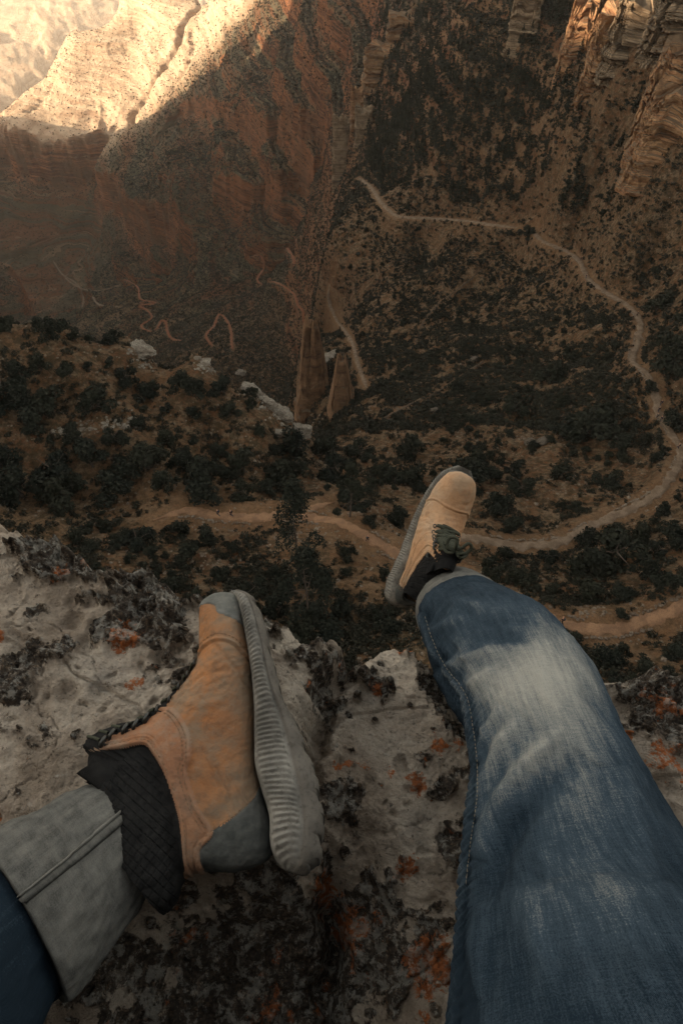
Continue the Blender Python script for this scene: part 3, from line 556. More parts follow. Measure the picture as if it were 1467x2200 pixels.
def juniper_proto(seed, nf=1500):                 # unit crown radius, height about 1.5
    rs = np.random.RandomState(seed); nb = rs.randint(9, 15); a = rs.uniform(0, 6.28, nb); rr = np.sqrt(rs.random_sample(nb))*0.68; st = rs.uniform(0.75, 1.3)
    cen = np.stack([np.cos(a)*rr*st, np.sin(a)*rr/st, rs.uniform(0.3, 1.15, nb)*(1.15-rr*0.7)], -1); rad = rs.uniform(0.24, 0.46, nb)
    return leaf_cloud(cen, rad, nf, 0.085, rs), limbs(rs, 1.1, 0.8, 6, 0.07)
def fir_proto(seed, nf=1100):                     # unit height, radius about 0.2
    rs = np.random.RandomState(seed); n = 60; z = np.sort(rs.uniform(0.12, 0.98, n)); a = rs.uniform(0, 6.28, n); e = (1-z)*0.24*rs.uniform(0.4, 1.1, n)
    cen = np.stack([np.cos(a)*e, np.sin(a)*e, z-0.03*e], -1); rad = 0.028+0.05*(1-z)*rs.uniform(0.6, 1.2, n)
    return leaf_cloud(cen, rad, nf, 0.022, rs, -0.1), tube_np([(0, 0, -0.06), (0, 0, 0.5), (0, 0, 0.97)], [0.017, 0.01, 0.002], 6)
JP = [juniper_proto(100+i) for i in range(7)]; FP = [fir_proto(200+i) for i in range(4)]
def tree_proto(name, pr, lm):
    (lv, lf), (tv, tf) = pr
    return mesh_np(name+'_crown', lv, lf, False, (lm,)), mesh_np(name+'_trunk', tv, tf, True, (BARK,))
JM = [tree_proto('juniper', p, LM_JUN) for p in JP]; FM = [tree_proto('fir', p, LM_FIR) for p in FP]
def put_tree(name, meshes, loc, scl, rz, label, cat, group):
    e = bpy.data.objects.new(name, None); SC.collection.objects.link(e); e.location = loc; e.scale = scl; e.rotation_euler = (0, 0, rz); e.empty_display_size = 0.1
    e['label'] = label; e['category'] = cat
    if group: e['group'] = group
    for nm, m in zip(('crown', 'trunk'), meshes): c = bpy.data.objects.new(nm, m); SC.collection.objects.link(c); c.parent = e
    return e
def zone(px, py):
    if py < 760 and px < 480: return 'dark juniper on the crest of the left spur', 'junipers on the crest of the left spur'
    if px < 330 and py < 960: return 'dark round juniper on the rubble slope of the left spur', 'junipers on the left spur'
    if px < 660 and py < 960: return 'dark juniper on the bare soil of the spur near the white outcrop', 'junipers by the white outcrop'
    if px < 560 and py < 1085: return 'dark juniper in the thick belt above the left path', 'junipers above the left path'
    if px < 860 and py < 1085: return 'dark juniper in the hollow at the foot of the gully', 'junipers in the hollow'
    if px < 560: return 'dark juniper between the left path and the rock ledge', 'junipers below the left path'
    if px < 900: return 'dark juniper below the red path, behind the left boot', 'junipers below the red path'
    if py > 1340: return 'dark juniper at the cliff foot beside the near red path', 'junipers at the cliff foot'
    if py > 1160: return 'dark juniper between the two paths on the right', 'junipers between the two paths'
    if px > 1360: return 'dark juniper on the outer side of the winding grey path', 'junipers outside the winding path'
    if py < 480: return 'dark juniper on the steep slope above the upper path', 'junipers above the upper path'
    return 'dark juniper in the scrub basin inside the winding grey path', 'junipers in the scrub basin'
JL = [(152,795,50),(190,785,25),(240,775,30),(275,807,55),(212,850,85),(310,840,50),(330,825,30),(395,815,60),(425,835,50),(482,830,60),(360,872,28),(495,877,50),(540,862,25),(365,940,48),(300,905,40),(310,875,20),(170,935,60),(250,935,60),(50,850,70),(100,850,80),(75,900,75),(320,980,90),(280,1000,70),(200,975,90),(125,1000,100),(50,1040,100),(150,1050,100),(360,1030,60),(440,1010,90),(440,1045,80),(525,990,80),(525,1050,60),(630,950,75),(625,1015,90),(415,880,40),(420,945,30),(590,965,30),(700,965,70),(720,1000,80),(15,975,80),(10,870,60),(50,800,60),(25,700,50),(120,712,60),(165,722,40),(10,830,60),(90,780,50),(240,1040,80),(390,985,60),(570,1040,50),(560,925,30),(470,965,50),
 (300,1150,75),(390,1130,50),(440,1150,55),(400,1185,65),(480,1225,50),(505,1175,25),(325,1185,40),(550,1250,60),(590,1225,40),(675,1215,70),(675,1300,90),(650,1350,80),(700,1350,80),(425,1280,50),(190,1130,35),(280,1195,30),(350,1250,70),(600,1290,70),(740,1300,60),(700,1255,50),(620,1260,40),
 (758,1065,80),(853,1105,55),(798,1115,35),(873,1025,50),(1073,1080,70),(1000,1015,90),(1053,1020,50),(1308,1170,130),(1258,1150,60),(1358,1140,60),(1263,1200,90),(1433,1145,80),(1108,1235,60),(1098,1125,60),(1173,1190,50),(1083,1185,45),(1058,1220,45),(1258,1260,80),(1333,1270,60),(1383,1220,60),(1433,1250,70),(1218,1360,55),(1298,1400,70),(1333,1395,40),(1448,1390,60),(1328,1315,35),(743,1225,30),(823,1230,35),(818,1310,50),(833,1340,60),(748,1185,40),(1380,1420,60),(1180,1400,60),(1120,1290,40),(1040,1290,40),
 (773,960,75),(878,960,70),(883,1015,60),(1013,985,60),(1273,900,110),(1093,930,25),(1388,830,35),(950,725,22),(1183,800,70),(1423,760,90),(1408,650,70),(1448,800,50),(1220,920,70),(1330,950,60),(1120,1040,60),(1200,1010,50),(1300,1020,60),(940,1040,50),(820,1010,60),(1440,900,50),(1130,505,38),(1100,870,60),(980,830,40)]
rs = np.random.RandomState(11)
JT = []; 
for px, py, d in JL:
    Q = hit([px], [py+d*0.30])[0]; R_ = (Q@FW)/F*d*0.58; JT.append((Q, R_, px, py))
# fill the slopes between them
P = scatter(7500, 26, 330, rs, 1.5, -0.98, 0.98); u, v_, d_ = project(P)
dn = fbm2(P[:, 0]/26, P[:, 1]/26, 3, 44)-0.06-1.2*samp(BARE, P[:, 0], P[:, 1])+0.6*smooth(150, 240, np.hypot(P[:, 0], P[:, 1]))
bare = (samp(SHELF, P[:, 0], P[:, 1]) > 0.02)
bare |= ((u > 560) & (u < 1040) & (v_ > 1060) & (v_ < 1280)) | ((u > 240) & (u < 460) & (v_ > 760) & (v_ < 960)) | ((u > 300) & (u < 760) & (v_ > 1060) & (v_ < 1170)) | ((u > 1060) & (v_ > 1280) & (v_ < 1400))
acc = [np.array([q[0][0], q[0][1], q[1]]) for q in JT]
NEAR = []
for i in np.where((dn > 0.05) & ~bare)[0]:
    r = rs.uniform(0.8, 2.1); A = np.array(acc)
    if np.min(np.hypot(A[:, 0]-P[i, 0], A[:, 1]-P[i, 1])-A[:, 2]*0.75-r*0.75) < 0: continue
    acc.append(np.array([P[i, 0], P[i, 1], r])); NEAR.append((P[i], r, u[i], v_[i]))
NEAR.sort(key=lambda q: -q[1]/np.linalg.norm(q[0])*(1 if (-40 < q[2] < 1507 and q[3] < 1500) else 0.01))
spec = {(1308,1170): 'largest and darkest juniper, beside the end of the grey path on the right', (1218,1360): 'round juniper right behind the knee beside the near red path', (365,940): 'upright egg shaped juniper alone on bare soil of the left spur', (1130,505): 'dark juniper standing on the bend of the upper path',
        (853,1105): 'round juniper just left of the far boot', (1388,830): 'small round juniper hard against the inner edge of the winding path', (360,872): 'small round juniper alone on pale soil of the left spur', (1273,900): 'big dark juniper clump in the middle of the scrub basin'}
ind = JT+NEAR[:max(0, 290-len(JT))]; rest = NEAR[max(0, 290-len(JT)):]
MARKS = [('the white limestone block', 300, 752), ('the small white boulder on the crest', 438, 780), ('the white outcrop', 560, 860), ('the lowest white boulder', 640, 925), ('the two hikers on the left path', 484, 1106), ('the lone hiker on the red path', 789, 1162), ('the tall slim pine', 641, 1140), ('the toe of the near boot', 490, 1290),
 ('the far boot', 950, 1130), ('the three hikers by the knee', 1180, 1335), ('the two flat grey boulders', 1150, 950), ('the group of walkers on the grey path', 1412, 890), ('the bend of the upper path', 1130, 490), ('the lower end of the pale gully track', 785, 835), ('the tall rock tower', 670, 790), ('the banded buttress', 1340, 380), ('the egg shaped juniper', 365, 940), ('the outer bend of the grey path', 1455, 985), ('the right end of the near path', 1440, 1310), ('the left end of the wide path', 330, 1112), ('the left edge above the ledge', 20, 1000), ('the hairpin start of the crest', 20, 700), ('the darkest juniper', 1308, 1170)]
FMARKS = [('the bend of the upper path', 1130, 490), ('the left end of the upper path', 772, 383), ('the straight of the upper path', 960, 470), ('the banded buttress', 1390, 280), ('the sunlit cliff top', 1230, 60), ('the pale cliff at the top edge', 1115, 40), ('the small red cliff', 812, 140), ('the red spire on the crest', 765, 240), ('the faint track in the wood', 1035, 270)]
USED = {}
def unique(px, py, r, dist, grp, marks, kind):
    for k in range(4):
        l = where(px, py, r, dist, k, marks, kind)
        if l not in USED: break
    else:
        for k in range(4):
            l = where(px, py, r, dist, k, marks, kind)
            if USED[l] == grp: break
        else: l, grp = where(px, py, r, dist, 0, marks, kind), USED[where(px, py, r, dist, 0, marks, kind)]
    USED.setdefault(l, grp); return l, grp
def where(px, py, r, dist, k=0, marks=None, kind='juniper'):
    n, mx, my = sorted(marks or MARKS, key=lambda m: math.hypot(m[1]-px, m[2]-py))[k]; dx_, dy_ = px-mx, py-my; d = math.hypot(dx_, dy_)
    a = math.degrees(math.atan2(-dy_, dx_)) % 360; rel = ['right of', 'above and right of', 'above', 'above and left of', 'left of', 'below and left of', 'below', 'below and right of'][int((a+22.5)//45) % 8]
    s_ = r/dist*F*2; sz = 'tiny' if s_ < 24 else 'small' if s_ < 40 else 'medium sized' if s_ < 62 else 'broad' if s_ < 85 else 'very broad'
    return '%s dark %s %s%s %s' % (sz, kind, 'close ' if d < 50 else '' if d < 110 else 'well ' if d < 170 else 'far ', rel, n)
for i, (Q, r, px, py) in enumerate(ind):
    lb, gr = unique(px, py, r, Q@FW, zone(px, py)[1], MARKS, 'juniper')
    if (px, py) in spec: lb, gr = spec[(px, py)], None
    hs_ = rs.uniform(0.75, 1.1)*(1.3 if (px, py) == (365, 940) else 1)
    put_tree('juniper', JM[i % len(JM)], (Q[0], Q[1], Q[2]-0.15), (r, r, r*hs_), rs.uniform(0, 6.28), lb, 'juniper tree', gr)
def bake(protos, items, lm, name, label, cat, frac=1.0):
    parts = []
    for i, (Q, sx, sz) in enumerate(items):
        lv, lf = protos[i % len(protos)][0]; n = int(len(lf)*frac); a = rs.uniform(0, 6.28); c, s = math.cos(a), math.sin(a)
        v = lv[:n*4]*np.array([sx, sx, sz])/1.0; g = 1/math.sqrt(frac)
        if frac < 1: q = v.reshape(-1, 4, 3); m = q.mean(1, keepdims=True); v = (m+(q-m)*g).reshape(-1, 3)
        parts.append((np.column_stack([v[:, 0]*c-v[:, 1]*s+Q[0], v[:, 0]*s+v[:, 1]*c+Q[1], v[:, 2]+Q[2]]), lf[:n]))
    V, Fc = join(parts); me = mesh_np(name, V, Fc, False, (lm,)); return link(name, me, None, label, cat, kind='stuff')
print('junipers', len(JT), len(NEAR), len(rest))
if rest: bake(JP, [(q[0], q[1], q[1]*rs.uniform(0.8, 1.1)) for q in rest], LM_JUN, 'distant_junipers', 'smaller dark junipers scattered over the farther slopes', 'trees', 0.35)
# firs on the steep shaded slope beyond the upper path
P = scatter(9000, 190, 640, rs, 1.0, -0.08, 0.62); u, v_, d_ = project(P)
dn = fbm2(P[:, 0]/45, P[:, 1]/60, 3, 54)
ok = (v_ < 455) & (u > 790) & (samp(SHELF, P[:, 0], P[:, 1]) < 0.1)
core = np.exp(-(((u-950)/170)**2+((v_-250)/150)**2))+0.5*np.exp(-(((u-1170)/120)**2+((v_-300)/120)**2))
ok &= dn+1.3*core+rs.uniform(-.3, .3, len(P)) > 0.22
firs = []; acc = np.zeros((0, 2))
for i in np.where(ok)[0]:
    if len(acc) and np.min(np.hypot(acc[:, 0]-P[i, 0], acc[:, 1]-P[i, 1])) < 2.4: continue
    acc = np.vstack([acc, P[i, :2]]); firs.append((P[i], rs.uniform(4.5, 10.5), u[i], v_[i]))
for px, py, h in ((960,395,9),(1222,420,14),(1205,445,12),(1235,450,12),(945,575,8),(965,530,7),(1130,350,11)):
    Q = hit([px], [py])[0]; firs.insert(0, (Q, h, px, py))
firs.sort(key=lambda q: -(q[1]/np.linalg.norm(q[0]))*(1 if -20 < q[2] < 1487 and q[3] > 0 else .01))
print('firs', len(firs))
for i, (Q, h, px, py) in enumerate(firs[:280]):
    lb, gr = unique(px, py, h*.25, Q@FW, 'firs in the dense wood' if px < 1080 else 'firs below the buttress', FMARKS, 'fir')
    put_tree('fir', FM[i % 4], (Q[0], Q[1], Q[2]-0.3), (h*1.15, h*1.15, h), rs.uniform(0, 6.28), lb, 'fir tree', gr)
if len(firs) > 280: bake(FP, [(q[0], q[1]*1.15, q[1]) for q in firs[280:]], LM_FIR, 'distant_firs', 'dense dark wood of firs on the far shaded slope', 'wood', 0.45)
# the tall thin pine over the left path, and its snag neighbours
def pine(px, py, toppy, seed, label, spread=0.24, nb=9):
    Q = hit([px], [py])[0]; rr = np.hypot(Q[0], Q[1]); t = ray(px, toppy); t /= np.hypot(t[0], t[1]); h = max(4, (t[2]*rr-Q[2])); h = min(h, 23)
    rs = np.random.RandomState(seed); z = np.linspace(0.38, 0.97, nb); a = rs.uniform(0, 6.28, nb)+np.arange(nb)*2.4; e = spread*min(h, 13)*(1.05-z)*rs.uniform(0.6, 1.5, nb)+0.2
    cen = np.stack([np.cos(a)*e, np.sin(a)*e, z*h], -1); rad = h*rs.uniform(0.05, 0.09, nb)
    e_ = bpy.data.objects.new('pine_tree', None); SC.collection.objects.link(e_); e_.location = Q; e_['label'] = label; e_['category'] = 'pine tree'
    lv, lf = leaf_cloud(cen, rad, 3000, 0.19, rs); link('crown', mesh_np('pine_crown', lv, lf, False, (LM_JUN,)), e_)
    parts = [tube_np([(0, 0, -0.5), (0.1, 0, h*0.4), (-0.05, 0.1, h*0.75), (0, 0, h)], [0.15, 0.12, 0.08, 0.03])]
    for c in cen: parts.append(tube_np([(0, 0, c[2]-0.4), (c[0]*0.55, c[1]*0.55, c[2]-0.05), (c[0], c[1], c[2])], [0.06, 0.045, 0.02], 5))
    v, f = join(parts); link('trunk', mesh_np('pine_trunk', v, f, True, (BARK,)), e_)
pine(641, 1225, 1035, 301, 'tall slim pine with bare trunk crossing the left path', 0.24, 15)
pine(662, 1330, 1180, 304, 'dark pine standing below the slim pine, over the near boot toe', 0.34, 16)
pine(752, 1110, 1010, 302, 'loose leafy pine at the path end left of the far boot', 0.3, 12)
pine(905, 620, 540, 303, 'thin pine on the slope below the upper path', 0.15, 8)
# low scrub and far bushes: uncountable
def tuft(seed, nf, size=0.3):
    rs = np.random.RandomState(seed); nb = 5; a = rs.uniform(0, 6.28, nb); cen = np.stack([np.cos(a)*0.4, np.sin(a)*0.4, rs.uniform(0.1, 0.45, nb)], -1); return leaf_cloud(cen, rs.uniform(0.35, 0.6, nb), nf, size, rs)
def scrub(name, n, r0, r1, nf, smin, smax, mat, label, seed, thr, ph=(-0.98, 0.98), p=1.5, sz=0.3, cond=None):
    rs = np.random.RandomState(seed); P = scatter(n, r0, r1, rs, p, *ph); u, v_, d_ = project(P)
    dn = fbm2(P[:, 0]/(7+r0*0.05), P[:, 1]/(7+r0*0.05), 4, seed); k = (dn+rs.uniform(-.35, .35, n) > thr) & (samp(SHELF, P[:, 0], P[:, 1]) < 0.5+.4*(rs.random_sample(n) > .7))
    if cond is not None: k &= cond(P, u, v_, rs)
    k &= (v_ > -60) & (u > -150) & (u < 1620)
    P = P[k]; s = rs.uniform(smin, smax, len(P))**1.0; P[:, 2] -= s*0.1; print(name, len(P))
    B = [tuft(seed*10+i, nf, sz) for i in range(4)]; parts = []
    V = []; Fc = []; o = 0
    for i in range(4):
        q = P[i::4]; sq = s[i::4]; v, f = B[i]; a = rs.uniform(0, 6.28, len(q)); c, s_ = np.cos(a)[:, None], np.sin(a)[:, None]
        x = v[None, :, 0]*sq[:, None]; y = v[None, :, 1]*sq[:, None]; W = np.stack([x*c-y*s_, x*s_+y*c, v[None, :, 2]*sq[:, None]*0.9], -1)+q[:, None]
        V.append(W.reshape(-1, 3)); Fc.append((f[None]+(np.arange(len(q))*len(v))[:, None, None]).reshape(-1, 4)+o); o += W.shape[0]*W.shape[1]
    link(name, mesh_np(name, np.concatenate(V), np.concatenate(Fc), False, (mat,)), None, label, 'scrub', kind='stuff')
scrub('low_scrub', 24000, 24, 150, 46, 0.3, 1.0, LM_SCR, 'low grey green scrub covering the near slopes below the ledge', 71, 0.02, sz=0.24, cond=lambda P, u, v, rs: (samp(BARE, P[:, 0], P[:, 1]) < rs.random_sample(len(u))) & ~(((u > 620) & (u < 900) & (v > 1080) & (v < 1260)) & (rs.random_sample(len(u)) > 0.25)))
scrub('dry_grass', 9000, 24, 150, 26, 0.18, 0.5, LM_DRY, 'dry straw coloured grass tufts among the rocks below', 72, 0.05, sz=0.34)
scrub('slope_scrub', 42000, 120, 420, 26, 0.5, 1.5, LM_SCR, 'dark green scrub filling the basin inside the winding path', 73, -0.34, ph=(-0.12, 0.66), p=1.3, sz=0.30)
def farc(P, u, v, rs):
    lit = samp(LIT, P[:, 0], P[:, 1]); return (rs.random_sample(len(u)) > lit*0.84) & ((P[:, 2] > -585) | (rs.random_sample(len(u)) > 0.75))
scrub('far_scrub', 150000, 330, 1100, 6, 0.8, 2.2, LM_SCR, 'dark speckle of far bushes on the shaded canyon walls', 74, -0.75, ph=(-0.62, 0.30), p=1.1, sz=0.5, cond=farc)
scrub('distant_scrub', 90000, 1000, 2400, 5, 1.0, 2.4, LM_SCR, 'sparse dots of distant bushes on the sunlit wall and platform', 75, -0.8, ph=(-0.58, 0.16), p=1.0, sz=0.6, cond=farc)
# ------------------------------------------------------------------ the rim rock we sit on
def axis(dense0, dense1, step, lo, hi, grow=1.09):
    a = list(np.arange(dense0, dense1, step)); s = step; x = a[-1]
    while x < hi: s *= grow; x += s; a.append(x)
    s = step; x = a[0]; pre = []
    while x > lo: s *= grow; x -= s; pre.append(x)
    return np.array(pre[::-1]+a)
ax_ = axis(-0.66, 0.80, 0.0017, -16, 16); ay_ = axis(-0.16, 0.62, 0.0017, -14, 6)
RX, RY = np.meshgrid(ax_, ay_, indexing='ij')
ZL, ZR = -0.75, -0.86
eL = [at_z(a, b, ZL+c) for a, b, c in ((-200,1085,.02),(0,1118,.02),(60,1128,.02),(150,1180,.01),(240,1228,0),(340,1262,0),(430,1300,0),(520,1330,-.02),(590,1340,-.03),(640,1375,-.04),(700,1408,-.06),(735,1440,-.09))]
eR = [at_z(a, b, ZR+c) for a, b, c in ((745,1445,.01),(790,1412,0),(850,1378,0),(920,1385,0),(1000,1400,0),(1150,1420,0),(1290,1440,.04),(1350,1428,.05),(1420,1440,.05),(1467,1472,.05),(1600,1500,.05))]
E = np.array([(-16, 3.0), (-5, 1.3), (-1.6, 0.62)]+[(p[0], p[1]) for p in eL]+[(p[0], p[1]) for p in eR]+[(1.6, 0.36), (5, 0.9), (16, 1.2)]); E = E[np.argsort(E[:, 0])]
ye = np.interp(RX, E[:, 0], E[:, 1])+fbm2(RX*9, RX*0, 4, 91)*0.016*smooth(1.5, .5, np.abs(RX)) + fbm2(RX*1.3, RX*0+2, 3, 92)*0.25*smooth(1, 3, np.abs(RX))
sd_ = (RY-ye)*0.85
CR = np.array([at_z(a, b, -.80)[:2] for a, b in ((745,1425),(715,1490),(672,1560),(655,1620),(668,1700),(688,1790),(705,1900),(690,2050),(700,2300))]); CR = np.vstack([[CR[0, 0]+.03, 1.2], CR, [CR[-1, 0], -14]])
xc = np.interp(RY, CR[::-1, 1], CR[::-1, 0]); xc = xc+fbm2(RY*14, RY*0+1, 4, 93)*0.022
dx = RX-xc
Zr = ZL+(ZR-ZL)*smooth(-0.02, 0.05, dx)
big = fbm2(RX*3.1, RY*3.1, 4, 94); Zr = Zr+big*0.022+fbm2(RX*11, RY*11, 4, 95)*0.0065
Zr += 0.03*np.exp(-((RX+.35)/.25)**2-((RY-.35)/.2)**2)+0.05*np.exp(-((RX-.5)/.18)**2-((RY-.27)/.2)**2)
Zr -= (0.075+.05*noise2(RY*9, RY*0, 77))*np.exp(-(dx/0.018)**2)*smooth(-.3, .05, RY)+0.02*np.exp(-(dx/0.06)**2)
# hollow in the shade below the near boot
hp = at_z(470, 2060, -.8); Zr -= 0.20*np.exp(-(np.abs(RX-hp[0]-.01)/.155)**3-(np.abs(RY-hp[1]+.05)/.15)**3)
# crusty ground: knobs and pits
cm = fbm2(RX*6.5, RY*6.5, 4, 96)*0.7+0.30*smooth(-0.10, -0.015, sd_)+0.36*smooth(0, 0.06, dx)*smooth(.35, .1, RX)-0.5*np.exp(-((RX-.07)/.09)**2-((RY-.22)/.16)**2)+0.30*np.exp(-(dx/0.05)**2)
cm += 1.3*np.exp(-(np.abs(RX-hp[0]-.01)/.17)**3-(np.abs(RY-hp[1]+.05)/.17)**3)  # extra dark crust in the hollow, standing in for its shade
for px, py, r, a in ((130,1230,.05,.9),(200,1215,.045,.9),(290,1310,.05,.8),(350,1290,.04,.8),(100,1490,.045,.7),(20,1470,.05,.8),(190,1450,.03,.5),(110,1600,.025,.8),(370,1400,.05,.7),(280,1370,.03,.3),(960,1640,.04,.9),(770,1590,.03,.6),(730,1700,.035,.6),(960,1790,.03,.7),(800,1990,.06,.5),(1380,1500,.08,.9),(1440,1560,.05,.6)):
    q = at_z(px, py, -.76 if px < 700 else -.86); cm += 1.2*a*np.exp(-((RX-q[0])**2+(RY-q[1])**2)/r**2)
cm -= 0.45*np.exp(-((RX+.33)/.2)**2-((RY-.27)/.1)**2)+0.3
cm = cm+fbm2(RX*24, RY*24, 5, 107, .62)*.55-.10
sp1 = worley2(RX*11+noise2(RX*9, RY*9, 3)*.6, RY*11, 111); cm = cm+.85*smooth(.26, .10, sp1[0])*(sp1[2] > .45)+.7*smooth(.24, .08, worley2(RX*26, RY*26+noise2(RX*20, RY*20, 8)*.5, 112)[0])*(noise2(RX*3.3, RY*3.3, 113) > 0)
crust = smooth(0.10, 0.50, cm)
w1, w2, cid = worley2(RX*26+noise2(RX*30, RY*30, 5)*0.4, RY*26+noise2(RX*30, RY*30, 6)*0.4, 97)
v1, v2, _c = worley2(RX*75, RY*75, 98)
knob = (0.55-w1)*(0.3+1.1*cid)
Zr += (1+1.1*smooth(-.10, -.02, sd_))*crust*(knob*0.024+(0.5-v1)*0.009+(.5-worley2(RX*190, RY*190, 108)[0])*.0028+ridge2(RX*42, RY*42, 4, 99)*0.0035)
pit = smooth(0.33, 0.10, worley2(RX*17, RY*17, 101)[0])*(noise2(RX*4, RY*4, 102) > 0.18)
Zr -= pit*0.010*(1-crust); Zr += (fbm2(RX*40, RY*40, 5, 103, .6)*0.0028+fbm2(RX*190, RY*190, 2, 104)*0.0007-.006*smooth(.22, .05, worley2(RX*31+fbm2(RX*20, RY*20, 3, 5)*.5, RY*31, 109)[0])*(noise2(RX*6, RY*6, 110) > .1))
Zr -= .0055*np.exp(-(np.abs(noise2(RX*3.6+fbm2(RX*9, RY*9, 3, 115)*.25, RY*3.6, 114))/.014)**2)+.003*np.exp(-(np.abs(noise2(RX*9+fbm2(RX*20, RY*20, 3, 116)*.3, RY*9, 117))/.02)**2)
edge_n = fbm2(RX*13, RY*13, 4, 105)*0.02
s2 = sd_+edge_n*smooth(-.1, 0, sd_); Zr -= np.where(s2 > -0.06, (s2+0.06)**2*3.2, 0)*(s2 < 0.0)+np.where(s2 >= 0, 0.0115+s2*6.5+np.minimum(s2, 1.5)*2.5, 0)
Zr = np.maximum(Zr, -60.0)
# clear the rock below the hanging leg
LEGS = []
def rock_material():
    M = NM('rim_limestone', 0.9); v = M.coord(); a = M.noise(v, 9, 6, 0.65); b = M.noise(v, 55, 5, 0.7); c_ = M.noise(v, 230, 3, 0.6); cr = M.attr('crust'); h = M.noise(v, 48, 7, 0.75, 0.3)
    col = M.ramp(a, [(0.3, (0.18, 0.14, 0.105)), (0.45, (0.33, 0.27, 0.21)), (0.58, (0.45, 0.385, 0.31)), (0.72, (0.25, 0.22, 0.185))])
    col = M.mix(M.ramp(b, [(0.5, 0), (0.72, 0.55)]), col, (0.19, 0.15, 0.12)); col = M.mix(M.ramp(c_, [(0.55, 0), (0.75, 0.5)]), col, (0.14, 0.115, 0.095))
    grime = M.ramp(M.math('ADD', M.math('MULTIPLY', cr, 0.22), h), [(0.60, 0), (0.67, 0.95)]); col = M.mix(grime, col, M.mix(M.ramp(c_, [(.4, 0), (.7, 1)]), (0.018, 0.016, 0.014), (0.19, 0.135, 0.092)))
    speck = M.ramp(M.math('ADD', M.math('MULTIPLY', cr, 0.22), M.noise(v, 120, 3, 0.7)), [(0.62, 0), (0.7, 0.7)]); col = M.mix(speck, col, (0.05, 0.042, 0.036))
    # orange lichen
    o = M.ramp(M.math('ADD', M.math('MULTIPLY', cr, 0.13), M.noise(M.coord((1, 1, 1), rot=(0.4, 0.2, 1)), 19, 5, 0.75)), [(0.735, 0), (0.78, 1)]); o = M.math('MULTIPLY', o, M.ramp(b, [(0.38, 0), (0.5, 1)]))
    at = M.attr('lichen'); o = M.math('MAXIMUM', o,  M.ramp(M.math('ADD', at, M.math('MULTIPLY', M.math('SUBTRACT', h, 0.5), 3.6)), [(0.66, 0), (0.72, 1)]))
    o = M.math('MULTIPLY', o, M.ramp(M.noise(v, 150, 3, .7), [(.36, .1), (.5, 1)])); col = M.mix(M.math('MULTIPLY', o, 0.95), col, M.mix(b, (0.44, 0.145, 0.045), (0.22, 0.075, 0.035)))
    # pale rings of grey lichen
    g = M.ramp(M.math('ADD', M.math('MULTIPLY', cr, 0.12), M.noise(M.coord((1, 1, 1), rot=(1, .3, .2)), 60, 5, 0.75)), [(0.62, 0), (0.69, 1)]); col = M.mix(M.math('MULTIPLY', g, 0.5), col, (0.42, 0.40, 0.35))
    n = M.bump(c_, 0.003, 1.0); n = M.bump(b, 0.009, 1.0, n); n = M.bump(h, 0.014, 0.8, n); return M.fin(col, n)
lich = np.zeros_like(RX)
for px, py, r in ((895,1680,.016),(905,1690,.013),(1395,1652,.028),(835,1652,.010),(940,1600,.013),(985,1600,.012),(280,1388,.022),(265,1400,.014),(300,1395,.013),(150,1250,.018),(760,1985,.03),(930,2080,.035),(735,1990,.02),(215,1215,.018),(20,1390,.01),(720,1650,.01),(870,1865,.018),(10,1775,.014),(870,1375,.018),(770,1425,.018),(810,1475,.012),(1320,1600,.012),(1400,1550,.02),(780,1640,.012),(750,1640,.008),(300,1485,.012),(700,1900,.02)):
    q = at_z(px, py, -.75 if px < 700 else -.86); lich = np.maximum(lich, np.exp(-((RX-q[0])**2+(RY-q[1])**2)/r**2)*1.0)
def build_rock():
    me = mesh_np('rim_rock_ledge', np.stack([RX, RY, Zr], -1).reshape(-1, 3), grid_faces(*RX.shape)[:, ::-1], True, (rock_material(),)); attr(me, 'crust', crust); attr(me, 'lichen', lich)
    link('rim_rock_ledge', me, kind='structure')
# apron of broken rock from the foot of the ledge down to the canyon sheet
th = np.linspace(-1.2, 1.2, 240); rr = np.linspace(0, 1, 60); TH, RR = np.meshgrid(th, rr, indexing='ij')
rad = 5.0+RR*14; X = np.sin(TH)*rad*1.05; Y = np.cos(TH)*rad; Zs = -52-RR*8+fbm2(X*.6, Y*.6, 5, 55)*1.0*(1-RR)*RR*4
zt = samp(GZ, X, Y); Zs = np.where(rad > 16, zt-0.4, Zs*(1-RR)+(samp(GZ, X*17/rad, Y*17/rad)-.3)*RR)
link('cliff_foot', mesh_np('cliff_foot', np.stack([X, Y, Zs], -1).reshape(-1, 3), grid_faces(240, 60), True, (bpy.data.materials['canyon_ground'],)), kind='structure')

# unseen rock wall added behind the camera to cut the sky light
bx_ = np.linspace(-9, 9, 160); bt = np.linspace(0, 1, 90); BX, BT = np.meshgrid(bx_, bt, indexing='ij')
BY = -1.15-0.25*BT+0.55*np.sin(BT*3.1)*0.35-np.maximum(0, BT-.8)*9+fbm2(BX*.7, BT*3, 5, 31)*.28+np.abs(BX)**2*0.02; BZ = -1.1+np.minimum(BT, .8)/.8*3.4+fbm2(BX*.5, BT*2, 4, 32)*.3*BT
link('sky_block_wall', mesh_np('sky_block_wall', np.stack([BX, BY, BZ], -1).reshape(-1, 3), grid_faces(160, 90), True, (CM_TAN,)), kind='structure')
